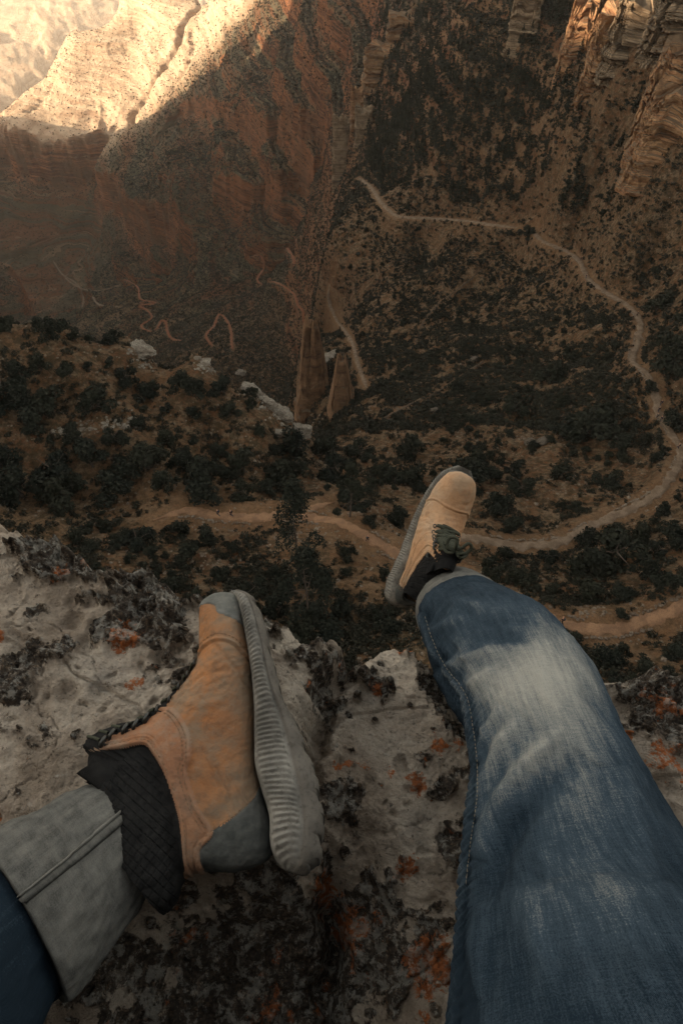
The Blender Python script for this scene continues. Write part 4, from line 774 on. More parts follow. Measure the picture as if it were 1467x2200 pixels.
# ------------------------------------------------------------------ the person: jeans, boots, body
from mathutils.bvhtree import BVHTree
def world_to_cam_axes(): return RT, UP, -FW
def interp_rows(A, n):
    A = np.array(A, float); D = dens(A, 24); t = np.linspace(0, len(D)-1, n); i = np.minimum(t.astype(int), len(D)-2); f = (t-i)[:, None]; return D[i]*(1-f)+D[i+1]*f
def interp_1(a, n):
    return interp_rows(np.array(a, float)[:, None], n)[:, 0]
def denim(name, deep, mid, pale, streak=1.0):
    M = NM(name, 0.88); M.b.inputs['Specular IOR Level'].default_value = 0.03
    uv = M.n('ShaderNodeCombineXYZ'); M.l(M.attr('uu'), uv.inputs[0]); M.l(M.attr('vv'), uv.inputs[1])
    def mp(sx, sy, r=0):
        m = M.n('ShaderNodeMapping'); m.inputs['Scale'].default_value = (sx, sy, 1); m.inputs['Rotation'].default_value = (0, 0, r); M.l(uv.outputs[0], m.inputs[0]); return m.outputs[0]
    st = M.noise(mp(620, 45), 1, 4, 0.7); slub = M.noise(mp(150, 18), 1, 4, 0.65); blot = M.noise(mp(14, 9), 1, 5, 0.6); cross = M.noise(mp(70, 500), 1, 3, 0.6)
    tw = M.n('ShaderNodeTexWave', wave_type='BANDS'); M.l(mp(560, 560, 0.95), tw.inputs['Vector']); tw.inputs['Scale'].default_value = 1; tw.inputs['Distortion'].default_value = 1.5
    fade = M.attr('fade')  # denim paleness; also carries the shade painted toward the lap
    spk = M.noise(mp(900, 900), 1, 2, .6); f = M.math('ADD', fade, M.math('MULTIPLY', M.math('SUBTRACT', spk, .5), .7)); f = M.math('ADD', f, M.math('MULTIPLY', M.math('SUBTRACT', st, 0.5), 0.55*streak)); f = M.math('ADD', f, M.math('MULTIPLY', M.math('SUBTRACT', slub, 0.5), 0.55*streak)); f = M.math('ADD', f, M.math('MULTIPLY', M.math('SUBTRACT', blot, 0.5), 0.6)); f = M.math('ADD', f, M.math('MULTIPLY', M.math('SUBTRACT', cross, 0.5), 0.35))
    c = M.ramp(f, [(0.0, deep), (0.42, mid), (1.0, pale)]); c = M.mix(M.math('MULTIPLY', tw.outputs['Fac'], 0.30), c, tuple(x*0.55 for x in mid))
    n = M.bump(tw.outputs['Fac'], 0.0004, 0.6); n = M.bump(st, 0.0006, 0.6, n); n = M.bump(blot, 0.004, 0.4, n); return M.fin(c, n)
DEN = denim('blue_denim', (0.010, 0.017, 0.025), (0.044, 0.064, 0.084), (0.35, 0.34, 0.30))
DENIN = denim('turned_denim', (0.035, 0.035, 0.033), (0.115, 0.112, 0.102), (0.21, 0.20, 0.178), 0.7)
THREAD = NM('pale_thread', 0.8); THREAD.fin((0.17, 0.15, 0.115)); THREAD = THREAD.m
SKIN = NM('skin', 0.6); SKIN.fin((0.30, 0.16, 0.10)); SKIN = SKIN.m
person = bpy.data.objects.new('person', None); SC.collection.objects.link(person); person.location = (0.05, -0.2, -0.8)
person['label'] = 'seated person in faded jeans and tan boots, one leg over the ledge'; person['category'] = 'person'
bpy.context.view_layer.update()
def pk(name, me, parent=None, label=None):
    o = link(name, me, parent or person, label)
    if parent is None: o.location = -person.location; 
    return o
def loft(sec, n, m, closed=True, puff=1.0, flat=None):
    """sec rows: Lx,Ly,Rx,Ry,depthL,depthR in photo pixels/metres, plus thickness ratio -> grid of points, ring tangents"""
    S = interp_rows(sec, n)
    L = np.array([at_d(a[0], a[1], a[4]) for a in S]); Rr = np.array([at_d(a[2], a[3], a[5]) for a in S]); c = (L+Rr)/2; h = (Rr-L)/2
    T = np.gradient(c, axis=0); T /= np.linalg.norm(T, axis=1)[:, None]; N = np.cross(h, T); N /= np.linalg.norm(N, axis=1)[:, None]
    N *= np.sign((N@(-FW)))[:, None]; H = np.linalg.norm(h, axis=1)*S[:, 6]
    th = np.linspace(0, 2*math.pi, m, endpoint=False)
    ring = c[:, None]+h[:, None]*np.cos(th)[None, :, None]+N[:, None]*(H[:, None]*np.sin(th)[None])[..., None]
    nr = h[:, None]/np.linalg.norm(h, axis=1)[:, None, None]*np.cos(th)[None, :, None]+N[:, None]*np.sin(th)[None, :, None]
    vv = np.concatenate([[0], np.cumsum(np.linalg.norm(np.diff(c, axis=0), axis=1))]); uu = th[None]*np.linalg.norm(h, axis=1).mean()
    return ring, nr, uu+0*ring[..., 0], vv[:, None]+0*ring[..., 0], th
def pxd(P, pts):
    u, v, d = project(P.reshape(-1, 3)); dd, t = poly_dist(u, v, pts); return dd.reshape(P.shape[:-1]), t.reshape(P.shape[:-1])
LEG = [(900,1318,1076,1294,1.175,1.175,.9),(908,1348,1112,1318,1.10,1.09,.92),(919,1385,1156,1346,1.01,1.0,.95),(930,1440,1218,1383,.90,.885,.92),(972,1510,1268,1440,.81,.79,.9),(1003,1565,1302,1502,.755,.735,.9),(1021,1650,1346,1602,.70,.68,.88),(1012,1760,1408,1712,.655,.64,.85),(998,1880,1480,1842,.61,.595,.82),(986,1990,1570,1990,.57,.555,.8),(966,2200,1730,2210,.50,.49,.8),(930,2480,1950,2480,.43,.43,.8),(880,2900,2250,2900,.36,.36,.8)]
P, Nn, uu, vv, th = loft(LEG, 620, 420)
front = (Nn@(-FW)) > -0.2
disp = np.zeros(P.shape[:2]); u_, v_, _d2 = project(P.reshape(-1, 3)); u_ = u_.reshape(disp.shape); v_ = v_.reshape(disp.shape)
# folds, in photograph pixels on the side that faces us
for pts, amp, wd in (([(1215,1560),(1150,1625),(1100,1690),(1060,1765),(1035,1850)], .0075, 19),([(1120,1545),(1080,1600),(1050,1680),(1030,1760)], .006, 15),([(1080,1520),(1050,1570),(1030,1640)], .005, 11),
        ([(1250,1620),(1190,1680),(1120,1760),(1070,1850),(1040,1950)], -.007, 26),([(1010,1330),(960,1345),(925,1362)], .004, 10),([(1110,1330),(1040,1310),(960,1290)], .004, 12),([(1080,1395),(1020,1412),(960,1440)], .004, 14),([(1060,1440),(1010,1480)], .004, 12),([(985,1390),(950,1420),(932,1450)], -.004, 12),
        ([(1000,1420),(985,1470)], -.004, 12),([(1150,1380),(1090,1370),(1020,1372)], -.003, 14),([(1130,1900),(1150,2000),(1190,2150)], .004, 28),([(1300,1850),(1350,2000),(1400,2150)], .004, 34),([(1040,1900),(1030,2030),(1040,2150)], .004, 20),([(1330,1650),(1370,1780),(1400,1900)], .004, 26)):
    d, t = pxd(P, pts); disp += 1.55*amp*np.exp(-(d/wd)**2)*np.sin(np.clip(t, 0, 1)*math.pi)**0.5*front
disp += ridge2(uu*13+vv*9, vv*5-uu*4, 4, 123)*.0022*np.exp(-((v_-1600)/260)**2)+ridge2(uu*9, vv*22, 3, 124)*.0016*np.exp(-((v_-1360)/90)**2); disp += ridge2(uu*17+vv*2, vv*3.5, 4, 125)*.0016*smooth(1500, 1900, v_); disp += fbm2(uu*14+5, vv*9, 4, 121)*0.0032+fbm2(uu*55, vv*30, 3, 122)*0.0006
# inner seam: a raised ridge with puckers on both sides
SEAM = dens([(905,1325),(920,1370),(942,1420),(972,1462),(996,1500),(1008,1560),(1018,1640),(1017,1720),(1006,1800),(994,1900),(984,2000),(972,2200)], 8)
ds, ts = pxd(P, SEAM); disp += (.0022*np.exp(-(ds/5)**2)-.0012*np.exp(-((ds-11)/5)**2)+.0016*np.exp(-(ds/26)**2)*np.sin(vv*2*math.pi/0.011+noise2(vv*60, uu*0, 4)*3)*smooth(2.1, .9, vv))*front
P2 = P+Nn*disp[..., None]
fade = 0.14-.10*smooth(1850, 2200, v_)  # denim painted darker toward the lap, as if in shade
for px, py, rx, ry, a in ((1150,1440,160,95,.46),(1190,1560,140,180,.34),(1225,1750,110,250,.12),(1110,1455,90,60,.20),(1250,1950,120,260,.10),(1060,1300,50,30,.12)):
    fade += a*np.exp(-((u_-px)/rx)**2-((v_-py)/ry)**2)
edge = np.abs(np.cos(th))[None]; fade -= 0.14*smooth(.75, 1, edge); fade += np.clip(disp, -.006, .012)*22; fade += .22*np.exp(-(ds/6)**2)*front  # darker towards the leg's sides; fold ridges paler, creases darker
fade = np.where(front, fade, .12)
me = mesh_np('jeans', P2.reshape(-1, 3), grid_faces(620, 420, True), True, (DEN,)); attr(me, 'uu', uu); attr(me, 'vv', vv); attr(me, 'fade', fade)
jeans = pk('jeans', me)
JB = BVHTree.FromPolygons([tuple(p) for p in P2[::4, ::3].reshape(-1, 3)], [tuple(f) for f in grid_faces(155, 140, True)])
def strand(name, pts3, r, mat, parent, n=6, lab=None):
    v, f = tube_np(pts3, [r]*len(pts3), n); return pk(name, mesh_np(name, v, f, True, (mat,)), parent, lab)
def stitches_px(poly, bvh, off, ln, gap, r, side=0):
    Q = dens(poly, 30); d = np.concatenate([[0], np.cumsum(np.linalg.norm(np.diff(Q, axis=0), axis=1))]); pr = []
    s = 0
    while s < d[-1]-ln:
        seg = []
        for k in (0, .5, 1):
            x, y = np.interp(s+ln*k, d, Q[:, 0])+side, np.interp(s+ln*k, d, Q[:, 1]); h = bvh.ray_cast(Vector((0, 0, 0)), Vector(ray(x, y)).normalized())
            if h[0] is None: break
            seg.append(np.array(h[0]+h[1]*(off if h[1].dot(Vector(ray(x, y))) < 0 else -off)))
        if len(seg) == 3: pr.append(tube_np(seg, [r*.6, r, r*.6], 5))
        s += ln+gap
    return pr
pr = stitches_px(SEAM[:75:3], JB, .0016, 5.5, 3, .0006, 9)+stitches_px(SEAM[:75:3], JB, .0026, 400, 1, .0007, 0)[:0]
if pr: v, f = join(pr); link('seam_stitching', mesh_np('seam_stitching', v, f, True, (THREAD,)), jeans)
# rolled hem of the hanging leg
def band(name, sec, n, m, parent, fadef, mat, thick=.004, wob=.0015, seed=1, lab=None):
    P, Nn, uu, vv, th = loft(sec, n, m); t = np.linspace(0, 1, n)[:, None]
    P = P+Nn*((fbm2(uu*30+seed, vv*30, 3, seed)*wob)+thick*np.minimum(1, 6*np.minimum(t, 1-t))**.5)[..., None]
    inner = P[::-1]-Nn[::-1]*(thick*2.2); A = np.concatenate([P, inner, P[:1]]); U = np.concatenate([uu, uu[::-1], uu[:1]]); Vv = np.concatenate([vv, vv[::-1]+.3, vv[:1]])
    me = mesh_np(name, A.reshape(-1, 3), grid_faces(A.shape[0], m, True), True, (mat,)); attr(me, 'uu', U); attr(me, 'vv', Vv); attr(me, 'fade', fadef+.22*fbm2(U*80, Vv*80, 4, seed+3)); return pk(name, me, parent, lab), P, Nn
band('rolled_hem', [(906,1290,1036,1266,1.235,1.235,.9),(899,1304,1056,1279,1.20,1.20,.9),(897,1324,1078,1296,1.17,1.17,.93),(904,1342,1096,1312,1.14,1.13,.95)], 40, 200, None, .55, DENIN, .004, lab='pale rolled hem of the hanging leg')
# bent leg on the left: dark denim shin and a wide turned-up hem
P, Nn, uu, vv, th = loft([(215,1760,290,1880,.65,.65,.6),(90,1810,205,1990,.62,.60,.6),(-10,1850,120,2110,.575,.56,.6),(-60,1880,90,2180,.54,.53,.7),(-190,1965,20,2320,.50,.49,.9),(-260,2020,-60,2360,.485,.475,.9)], 200, 200)
P = P+Nn*(fbm2(uu*18, vv*12, 4, 141)*0.004)[..., None]; me = mesh_np('jeans_bent_leg', P.reshape(-1, 3), grid_faces(200, 200, True), True, (DEN,)); attr(me, 'uu', uu); attr(me, 'vv', vv); attr(me, 'fade', -0.02+0*uu)
pk('jeans', me, None, 'dark blue denim of the bent leg')
HEM = [(190,1699,312,1918,.655,.60,.62),(150,1718,290,1950,.638,.585,.66),(90,1748,240,2020,.615,.565,.7),(20,1782,185,2095,.59,.545,.72),(-50,1815,140,2152,.57,.53,.72)]
hem, HP, HN = band('rolled_hem', HEM, 150, 420, None, .42, DENIN, .0045, .0030, 7, 'wide grey turned-up hem of the bent leg')
HB = BVHTree.FromPolygons([tuple(p) for p in HP[::3, ::3].reshape(-1, 3)], [tuple(f) for f in grid_faces(50, 140, True)])
# the seam that crosses the hem
def strap_px(poly, bvh, w, off, n=60, k=9, rough=.0006, seed=2):
    Q = dens(poly, 20); t = np.linspace(0, len(Q)-1, n); Q = np.stack([np.interp(t, np.arange(len(Q)), Q[:, i]) for i in (0, 1)], -1); T = np.gradient(Q, axis=0); T /= np.linalg.norm(T, axis=1)[:, None]; Nq = np.stack([-T[:, 1], T[:, 0]], -1)
    G = np.zeros((n, k, 3))
    for i in range(n):
        for j in range(k):
            a = j/(k-1)*2-1; x, y = Q[i]+Nq[i]*a*w/2; r = Vector(ray(x, y)).normalized(); h = bvh.ray_cast(Vector((0, 0, 0)), r)
            if h[0] is None: h = (Vector(G[max(i-1, 0), j]) if i else Vector(ray(x, y))*.6, Vector((0, 0, 1)))
            nn = h[1] if h[1].dot(r) < 0 else -h[1]; G[i, j] = np.array(h[0]+nn*(off*(1-abs(a)**4)-.0008*(abs(a) > .99)))
    G[..., 2] += noise2(np.arange(n)[:, None]*.5+0*G[..., 0], np.arange(k)[None]*.6+0*G[..., 0], seed)*rough
    return G
G = strap_px([(34,1948),(100,1893),(170,1838),(232,1786),(262,1760)], HB, 22, .0035); sm_ = mesh_np('hem_seam', G.reshape(-1, 3), grid_faces(60, 9), True, (DENIN,)); attr(sm_, 'uu', np.tile(np.linspace(0, .02, 9), 60)); attr(sm_, 'vv', np.repeat(np.linspace(0, .14, 60), 9)); attr(sm_, 'fade', np.tile([-.1, .0, .35, .45, .4, .35, .25, .0, -.1], 60)+.25*noise2(np.arange(540)*.15, np.zeros(540), 3)); link('hem_seam', sm_, hem)
G = strap_px([(34,1935),(98,1882),(165,1828),(231,1772),(256,1750)], HB, 7, .0048); sm_ = mesh_np('hem_seam_edge', G.reshape(-1, 3), grid_faces(60, 9), True, (DENIN,)); attr(sm_, 'uu', np.tile(np.linspace(0, .004, 9), 60)); attr(sm_, 'vv', np.repeat(np.linspace(0, .14, 60), 9)); attr(sm_, 'fade', np.full(540, .75)); link('seam_edge', sm_, hem)

# ---- boots -------------------------------------------------------
ZB = -0.695
def pl(px, py): return at_z(px, py, ZB)[:2]
HO = pl(668, 1868); TO = pl(548, 1292); bx = (TO-HO)/np.linalg.norm(TO-HO); bz = np.array([-bx[1], bx[0]])   # bz points away from the sole (left in the picture)
def loc2(px, py): d = pl(px, py)-HO; return np.array([d@bx, d@bz])
print('boot length', np.linalg.norm(TO-HO))
PAIR = [((512,1288),(497,1285),.008),((520,1305),(447,1296),.028),((530,1350),(430,1328),.041),((541,1410),(430,1415),.047),((550,1475),(413,1460),.047),((553,1540),(377,1502),.045),((552,1600),(340,1542),.043),((554,1660),(302,1568),.040),((568,1720),(255,1580),.038),((583,1785),(210,1598),.036),((575,1845),(202,1618),.0355),((510,1868),(207,1650),.035),((445,1868),(213,1690),.036),((408,1880),(222,1735),.038),((388,1935),(237,1790),.040),((350,1965),(255,1835),.039)]
PR = np.array([np.concatenate([loc2(*a), loc2(*b), [c]]) for a, b, c in PAIR])
NU, NV = 560, 300
RW = interp_rows(PR, NU)
thb = np.linspace(0, 2*math.pi, NV, endpoint=False)
Lb, Ub, wb = RW[:, :2], RW[:, 2:4], RW[:, 4]
cb = (Lb+Ub)/2; hb = (Ub-Lb)/2
ca, sa = np.cos(thb), np.sin(thb)
ee = 0.75
shape_t = np.sign(sa)*np.abs(sa)**ee
tw_ = 1-0.22*smooth(-.2, 1, ca)-0.0*ca
B2 = cb[:, None]+hb[:, None]*(np.sign(ca)*np.abs(ca)**0.9)[None, :, None]; TT = wb[:, None]*(shape_t*tw_)[None]
UP3_ = np.stack([B2[..., 0], TT, B2[..., 1]], -1)                 # local: X along the foot, Y across, Z up from the sole
def poly_sd(X, Z, poly):
    """signed distance to a closed polygon, negative inside"""
    P = np.array(poly, float); Q = np.vstack([P, P[:1]]); d, _ = poly_dist(X, Z, Q); ins = np.zeros(X.shape, bool); n = len(P); j = n-1
    for i in range(n):
        c = ((P[i, 1] > Z) != (P[j, 1] > Z)) & (X < (P[j, 0]-P[i, 0])*(Z-P[i, 1])/(P[j, 1]-P[i, 1]+1e-12)+P[i, 0]); ins ^= c; j = i
    return np.where(ins, -d, d)
def lp(pts): return [loc2(*p) for p in dens(list(pts)+[pts[0]], 5)[:-1]]
CAP = lp([(415,1282),(500,1268),(560,1290),(545,1373),(525,1368),(498,1360),(476,1352),(470,1335),(448,1322),(425,1318)])
HEEL = lp([(566,1676),(548,1730),(505,1775),(462,1805),(442,1832),(440,1885),(620,1890),(600,1790),(582,1720)])
ANK = lp([(180,1590),(300,1540),(372,1540),(400,1562),(422,1605),(425,1655),(416,1680),(438,1750),(468,1803),(440,1840),(440,1880),(402,1880),(400,1790),(372,1695),(345,1645),(322,1622),(270,1628),(225,1632),(185,1612)])
LIN = lp([(180,1640),(225,1632),(270,1628),(322,1622),(345,1645),(372,1695),(400,1790),(402,1900),(380,2050),(150,2000)])
def boot(matleather, grey, side_label, xf, small_cap=False, seed=0, tilt_sole=1.0):
    UP3 = UP3_.copy()
    if small_cap: UP3[..., 0] += .62*np.maximum(0, UP3[..., 2]-.055)*((1-ca)/2)[None]
    X, Z = UP3_[..., 0], UP3[..., 2]
    tg = np.gradient(UP3, axis=0); tp = np.gradient(UP3, axis=1); nn = np.cross(tg, tp); nn /= np.linalg.norm(nn, axis=-1)[..., None]+1e-9
    out_ = UP3-np.stack([cb[:, None, 0]+0*X, 0*X, cb[:, None, 1]+0*X], -1); nn *= np.sign(np.sum(nn*out_, -1))[..., None]
    cap = [(q[0]+(0.035 if small_cap else 0), q[1]) for q in CAP]
    sc, sh, sa2, sl = poly_sd(X, Z, cap), poly_sd(X, Z, HEEL), poly_sd(X, Z, ANK), poly_sd(X, Z, LIN)+(.016 if small_cap else 0)
    rnd = lambda s, w, t: t*smooth(w*0.5, -w, s)
    d = rnd(sc, .0018, .0014)+rnd(sh, .0018, .0014)+rnd(sa2, .0022, .0032)-.0035*smooth(.002, -.002, sl)+.004*smooth(-.004, -.02, sl)
    d -= .0012*np.exp(-((np.abs(sa2+.0062)-.0)/.0012)**2)*(sl > .002)+.0006*np.exp(-((sa2+.0095)/.001)**2)*(sl > .002)
    for pts, a, wd in (([(425,1420),(460,1408),(505,1415),(540,1435)], .0016, .0022),([(425,1426),(460,1414),(505,1421),(540,1441)], -.002, .0018),([(470,1420),(505,1460),(545,1500)], -.0018, .0025),([(415,1500),(450,1480),(500,1478)], -.0015, .004),([(400,1530),(440,1545),(480,1540)], .0015, .005),([(440,1390),(450,1370),(445,1360)], -.0012, .003),([(350,1560),(390,1530),(415,1490)], -.0016, .003)):
        q = [loc2(*p) for p in dens(pts, 6)]; dd, _ = poly_dist(X, Z, q); d += a*np.exp(-(dd/wd)**2)
    for k in range(6):
        q = [loc2(455+k*20, 1655+k*18), loc2(500+k*14, 1760-k*2)]; dd, _ = poly_dist(X, Z, q); d -= .0007*np.exp(-(dd/.0010)**2)*(sh > .002)
    a3 = np.array([X, UP3[..., 1], Z]); d += fbm3(X*42+seed, UP3[..., 1]*42, Z*42, 4, 151)*.0013+fbm3(X*150, UP3[..., 1]*150, Z*150, 2, 161)*.0003
    # flex wrinkles over the toes
    d += .0004*np.sin(X*2*math.pi/.010+fbm2(Z*60, UP3[..., 1]*60, 3, 5)*3)*np.exp(-((X-.205)/.022)**2)*smooth(.02, .05, Z)
    if True:    # padded cells of the collar
        dz = np.abs(((X*90+Z*90) % 1)-.5); dz2 = np.abs(((X*90-Z*110) % 1)-.5); d -= .0012*smooth(.10, .0, np.minimum(dz, dz2))*smooth(-.004, -.008, sl)
    P = UP3+nn*d[..., None]; P3 = np.concatenate([P.reshape(-1, 3)])@np.array(xf[1]).T+np.array(xf[0])
    F4 = grid_faces(NU, NV, True); fc = lambda s: s.reshape(-1)[F4].mean(1)
    cls = np.where(fc(sl) < 0, 4, np.where(fc(sa2) < 0, 3, np.where(fc(sh) < 0, 2, np.where(fc(sc) < 0, 1, 0))))
    root = None
    flip = np.linalg.det(np.array(xf[1])) < 0
    for cid_, nm, mat, lab in ((0, 'boot', matleather, side_label), (1, 'toe_cap', grey, None), (2, 'heel_counter', GREYD, None), (3, 'ankle_panel', LEA3 if not small_cap else matleather, None), (4, 'collar_padding', BLK, None)):
        f = F4[cls == cid_]
        if not len(f): continue
        us, inv = np.unique(f, return_inverse=True); me = mesh_np(nm, P3[us], inv.reshape(f.shape)[:, ::(1 if flip else -1)], True, (mat,))
        attr(me, 'lx', UP3_[..., 0].reshape(-1)[us]); attr(me, 'lz', UP3[..., 2].reshape(-1)[us])
        if root is None: root = pk(nm, me, None, lab)
        else: link(nm, me, root, lab)
    bv = BVHTree.FromPolygons([tuple(p) for p in P[::4, ::3].reshape(-1, 3)], [tuple(q) for q in grid_faces(140, 100, True)])
    M3 = np.array(xf[1]); O3 = np.array(xf[0]); T = lambda V: np.asarray(V)@M3.T+O3
    # stitching on both faces
    pr = []
    def on_side(q, sgn, off): 
        h = bv.ray_cast(Vector((q[0], .2*sgn, q[1])), Vector((0, -sgn, 0))); return None if h[0] is None else np.array(h[0])+np.array([0, sgn*off, 0])
    def stitch(poly, off, ln=.0030, gp=.0016, r=.00045):
        q = np.array([loc2(*p) for p in dens(poly, 14)]); s = np.concatenate([[0], np.cumsum(np.linalg.norm(np.diff(q, axis=0), axis=1))])
        for sgn in (1, -1):
            a = 0
            while a < s[-1]-ln:
                e = [on_side((np.interp(a+ln*k, s, q[:, 0]), np.interp(a+ln*k, s, q[:, 1])), sgn, off) for k in (0, .5, 1)]
                if all(x is not None for x in e): v, f = tube_np(e, [r*.6, r, r*.6], 4); pr.append((T(v), f))
                a += ln+gp
    stitch([(372,1552),(392,1570),(412,1608),(414,1655),(406,1682),(428,1752),(455,1800)], .0004); stitch([(366,1556),(385,1574),(404,1610),(406,1655),(398,1684),(420,1754),(447,1802)], .0004)
    stitch([(235,1622),(322,1612),(352,1640),(380,1694),(409,1785),(411,1855)], .0004); stitch([(552,1725),(510,1768),(468,1798),(436,1832)], .0005); stitch([(436,1404),(470,1398),(510,1406),(538,1424)], .0006) if not small_cap else None
    v, f = join(pr); link('stitching', mesh_np('stitching', v, f, True, (THR2,)), root)
    # sole
    IN = [(494,1279),(512,1310),(524,1360),(535,1420),(543,1480),(546,1540),(545,1600),(546,1655),(558,1700),(576,1760),(578,1815),(590,1850),(610,1868)]
    OU = [(512,1276),(544,1306),(564,1360),(582,1430),(598,1500),(626,1560),(652,1620),(672,1680),(684,1740),(686,1795),(680,1838),(664,1868),(640,1878)]
    WD = [.010, .032, .043, .047, .047, .044, .041, .0395, .040, .039, .034, .022, .006]
    S = np.array([np.concatenate([loc2(*a), loc2(*b), [c]]) for a, b, c in zip(IN, OU, WD)]); n, m = 520, 260; S = interp_rows(S, n); tt = np.linspace(0, 2*math.pi, m, endpoint=False)
    # the ring is a rounded box: a runs from upper edge (0) to tread (1)
    c2, s2_ = np.cos(tt), np.sin(tt); e1 = .42; aa = (1-np.sign(c2)*np.abs(c2)**e1)/2; bb = np.sign(s2_)*np.abs(s2_)**e1
    aa = 0.04-0.25*(aa < .02)*0+aa*.96
    lug = .0042*np.abs(np.sin(np.linspace(0, 1, n)*math.pi*7.5+.6))**.8
    if small_cap: tq = smooth(.30, 0, np.linspace(0, 1, n)); S[:, 0] += .007*tq; S[:, 2] += .007*tq; S[:, 4] = S[:, 4]*1.0+.003*tq
    L_, O_ = S[:, :2], S[:, 2:4]; dirn = (O_-L_); dl = np.linalg.norm(dirn, axis=1)[:, None]; dirn = dirn/dl
    XZ = L_[:, None]+(O_-L_)[:, None]*aa[None, :, None]+dirn[:, None]*(lug[:, None]*smooth(.75, 1, aa)[None])[..., None]
    wdt = S[:, 4][:, None]*(1+.05*np.sin(aa*math.pi))[None]*bb[None]
    wdt = wdt*(1-0.07*smooth(.60, .66, aa)+0.05*smooth(.7, .8, aa))[None]
    sp = np.concatenate([[0], np.cumsum(np.linalg.norm(np.diff((L_+O_)/2, axis=0), axis=1))])[:, None]
    rib = np.sin((sp*1.0+aa[None]*.020+.0015*np.sin(sp*90))*2*math.pi/.0056); wavy = smooth(.08, .16, aa)*smooth(.62, .56, aa+.05*0)
    side = smooth(.55, .95, np.abs(bb))[None]*np.sign(bb)[None]
    wdt = wdt+.0011*rib*wavy[None]*side+.0010*np.sin(sp*2*math.pi/.041+2)*smooth(.66, .8, aa)[None]*side
    # tread blocks on the underside
    tr = smooth(.93, .99, aa)[None]*(.0016*(np.sin(sp*2*math.pi/.022) > 0))*(np.abs(bb)[None] < .9)
    XZ = XZ+dirn[:, None]*tr[..., None]
    V = np.stack([XZ[..., 0], wdt, XZ[..., 1]], -1)
    V = np.concatenate([V[:1].mean(1, keepdims=True)+0*V[:1], V, V[-1:].mean(1, keepdims=True)+0*V[-1:]]); A = np.tile(aa, n+2)
    me = mesh_np('sole', T(V.reshape(-1, 3)), grid_faces(n+2, m, True)[:, ::(-1 if flip else 1)], True, (SOLE,)); attr(me, 'lvl', A); link('sole', me, root)
    return root, bv, T
def leather(name, c1, c2, dirt, dark):
    M = NM(name, 0.72); M.b.inputs['Specular IOR Level'].default_value = 0.12; v = M.coord(); a = M.noise(v, 14, 5, 0.6); b = M.noise(v, 60, 5, 0.7); f = M.noise(v, 420, 3, 0.6); s = M.noise(M.coord((30, 30, 140), rot=(.5, .2, .3)), 1, 4, 0.7)
    c = M.mix(M.ramp(a, [(0.35, 0), (0.65, 1)]), c1, c2); c = M.mix(M.ramp(b, [(0.5, 0), (0.68, 0.65)]), c, dark); c = M.mix(M.ramp(M.noise(M.coord((1, 1, 1), rot=(1, 1, 0)), 16, 7, 0.72), [(0.45, 0), (0.60, 0.8)]), c, dirt); c = M.mix(M.ramp(s, [(0.62, 0), (0.7, 0.35)]), c, dirt)
    z = M.attr('lz'); c = M.mix(M.math('MULTIPLY', M.ramp(z, [(0.03, 1), (0.075, 0)]), M.ramp(b, [(0.3, 0.2), (0.6, 0.75)])), c, dirt)
    xx = M.attr('lx'); c = M.mix(M.math('MULTIPLY', M.ramp(xx, [(0.02, .8), (0.14, 0)]), M.ramp(b, [(0.3, .3), (.6, 1)])), c, tuple(q*.62 for q in dirt))
    n = M.bump(f, 0.0007, 0.8); n = M.bump(b, 0.0016, 0.7, n); return M.fin(c, n)
LEA = leather('tan_leather', (0.32, 0.14, 0.055), (0.21, 0.09, 0.038), (0.17, 0.13, 0.09), (0.085, 0.046, 0.028))
LEA2 = leather('dusty_lit_tan_leather', (0.43, 0.25, 0.135), (0.32, 0.175, 0.09), (0.34, 0.24, 0.155), (0.16, 0.088, 0.05))  # paler copy of the same leather, dust and sunlight both painted in
LEA3 = leather('ankle_panel_leather', (0.27, 0.125, 0.062), (0.21, 0.10, 0.055), (0.22, 0.165, 0.12), (0.10, 0.056, 0.036))
def plain(name, c1, c2, sc=40, rough=.8, bump=.001):
    M = NM(name, rough); v = M.coord(); n = M.noise(v, sc, 5, .7); f = M.noise(v, sc*8, 3, .6); return M.fin(M.mix(M.ramp(n, [(.35, 0), (.65, 1)]), c1, c2), M.bump(n, bump, .7, M.bump(f, bump*.4, .7)))
def sole_mat():
    M = NM('grey_sole_rubber', .85); v = M.coord(); n = M.noise(v, 24, 5, .7); f = M.noise(v, 200, 3, .6); l = M.attr('lvl'); c = M.mix(M.ramp(n, [(.35, 0), (.65, 1)]), (0.10, 0.094, 0.083), (0.22, 0.205, 0.178))
    c = M.mix(M.ramp(l, [(.68, 0), (.72, .7)]), c, (0.095, 0.083, 0.07)); c = M.mix(M.ramp(l, [(.045, .35), (.06, 0)]), c, (0.03, 0.028, 0.026)); c = M.mix(M.ramp(f, [(.5, 0), (.7, .6)]), c, (0.05, 0.045, 0.04)); return M.fin(c, M.bump(n, .0015, .7, M.bump(f, .0006, .7)))  # thin shadow line painted below the upper; the darker outsole is its own colour
GREY = plain('grey_rubber_cap', (0.085, 0.088, 0.08), (0.16, 0.155, 0.14), 35); GREYD = plain('dark_grey_heel_rubber', (0.035, 0.038, 0.036), (0.085, 0.085, 0.078), 30); SOLE = sole_mat()
BLK = plain('black_padding', (0.006, 0.006, 0.006), (0.014, 0.0135, 0.013), 80); BLK.node_tree.nodes['Principled BSDF'].inputs['Specular IOR Level'].default_value = .08; LACE = plain('dark_green_lace', (0.030, 0.034, 0.026), (0.07, 0.07, 0.05), 400, .8, .0004); THR2 = plain('brown_thread', (0.12, 0.075, 0.045), (0.20, 0.14, 0.09), 200)
METAL = NM('dark_hook_metal', 0.35); METAL.b.inputs['Metallic'].default_value = .8; METAL.fin((0.06, 0.06, 0.055)); METAL = METAL.m
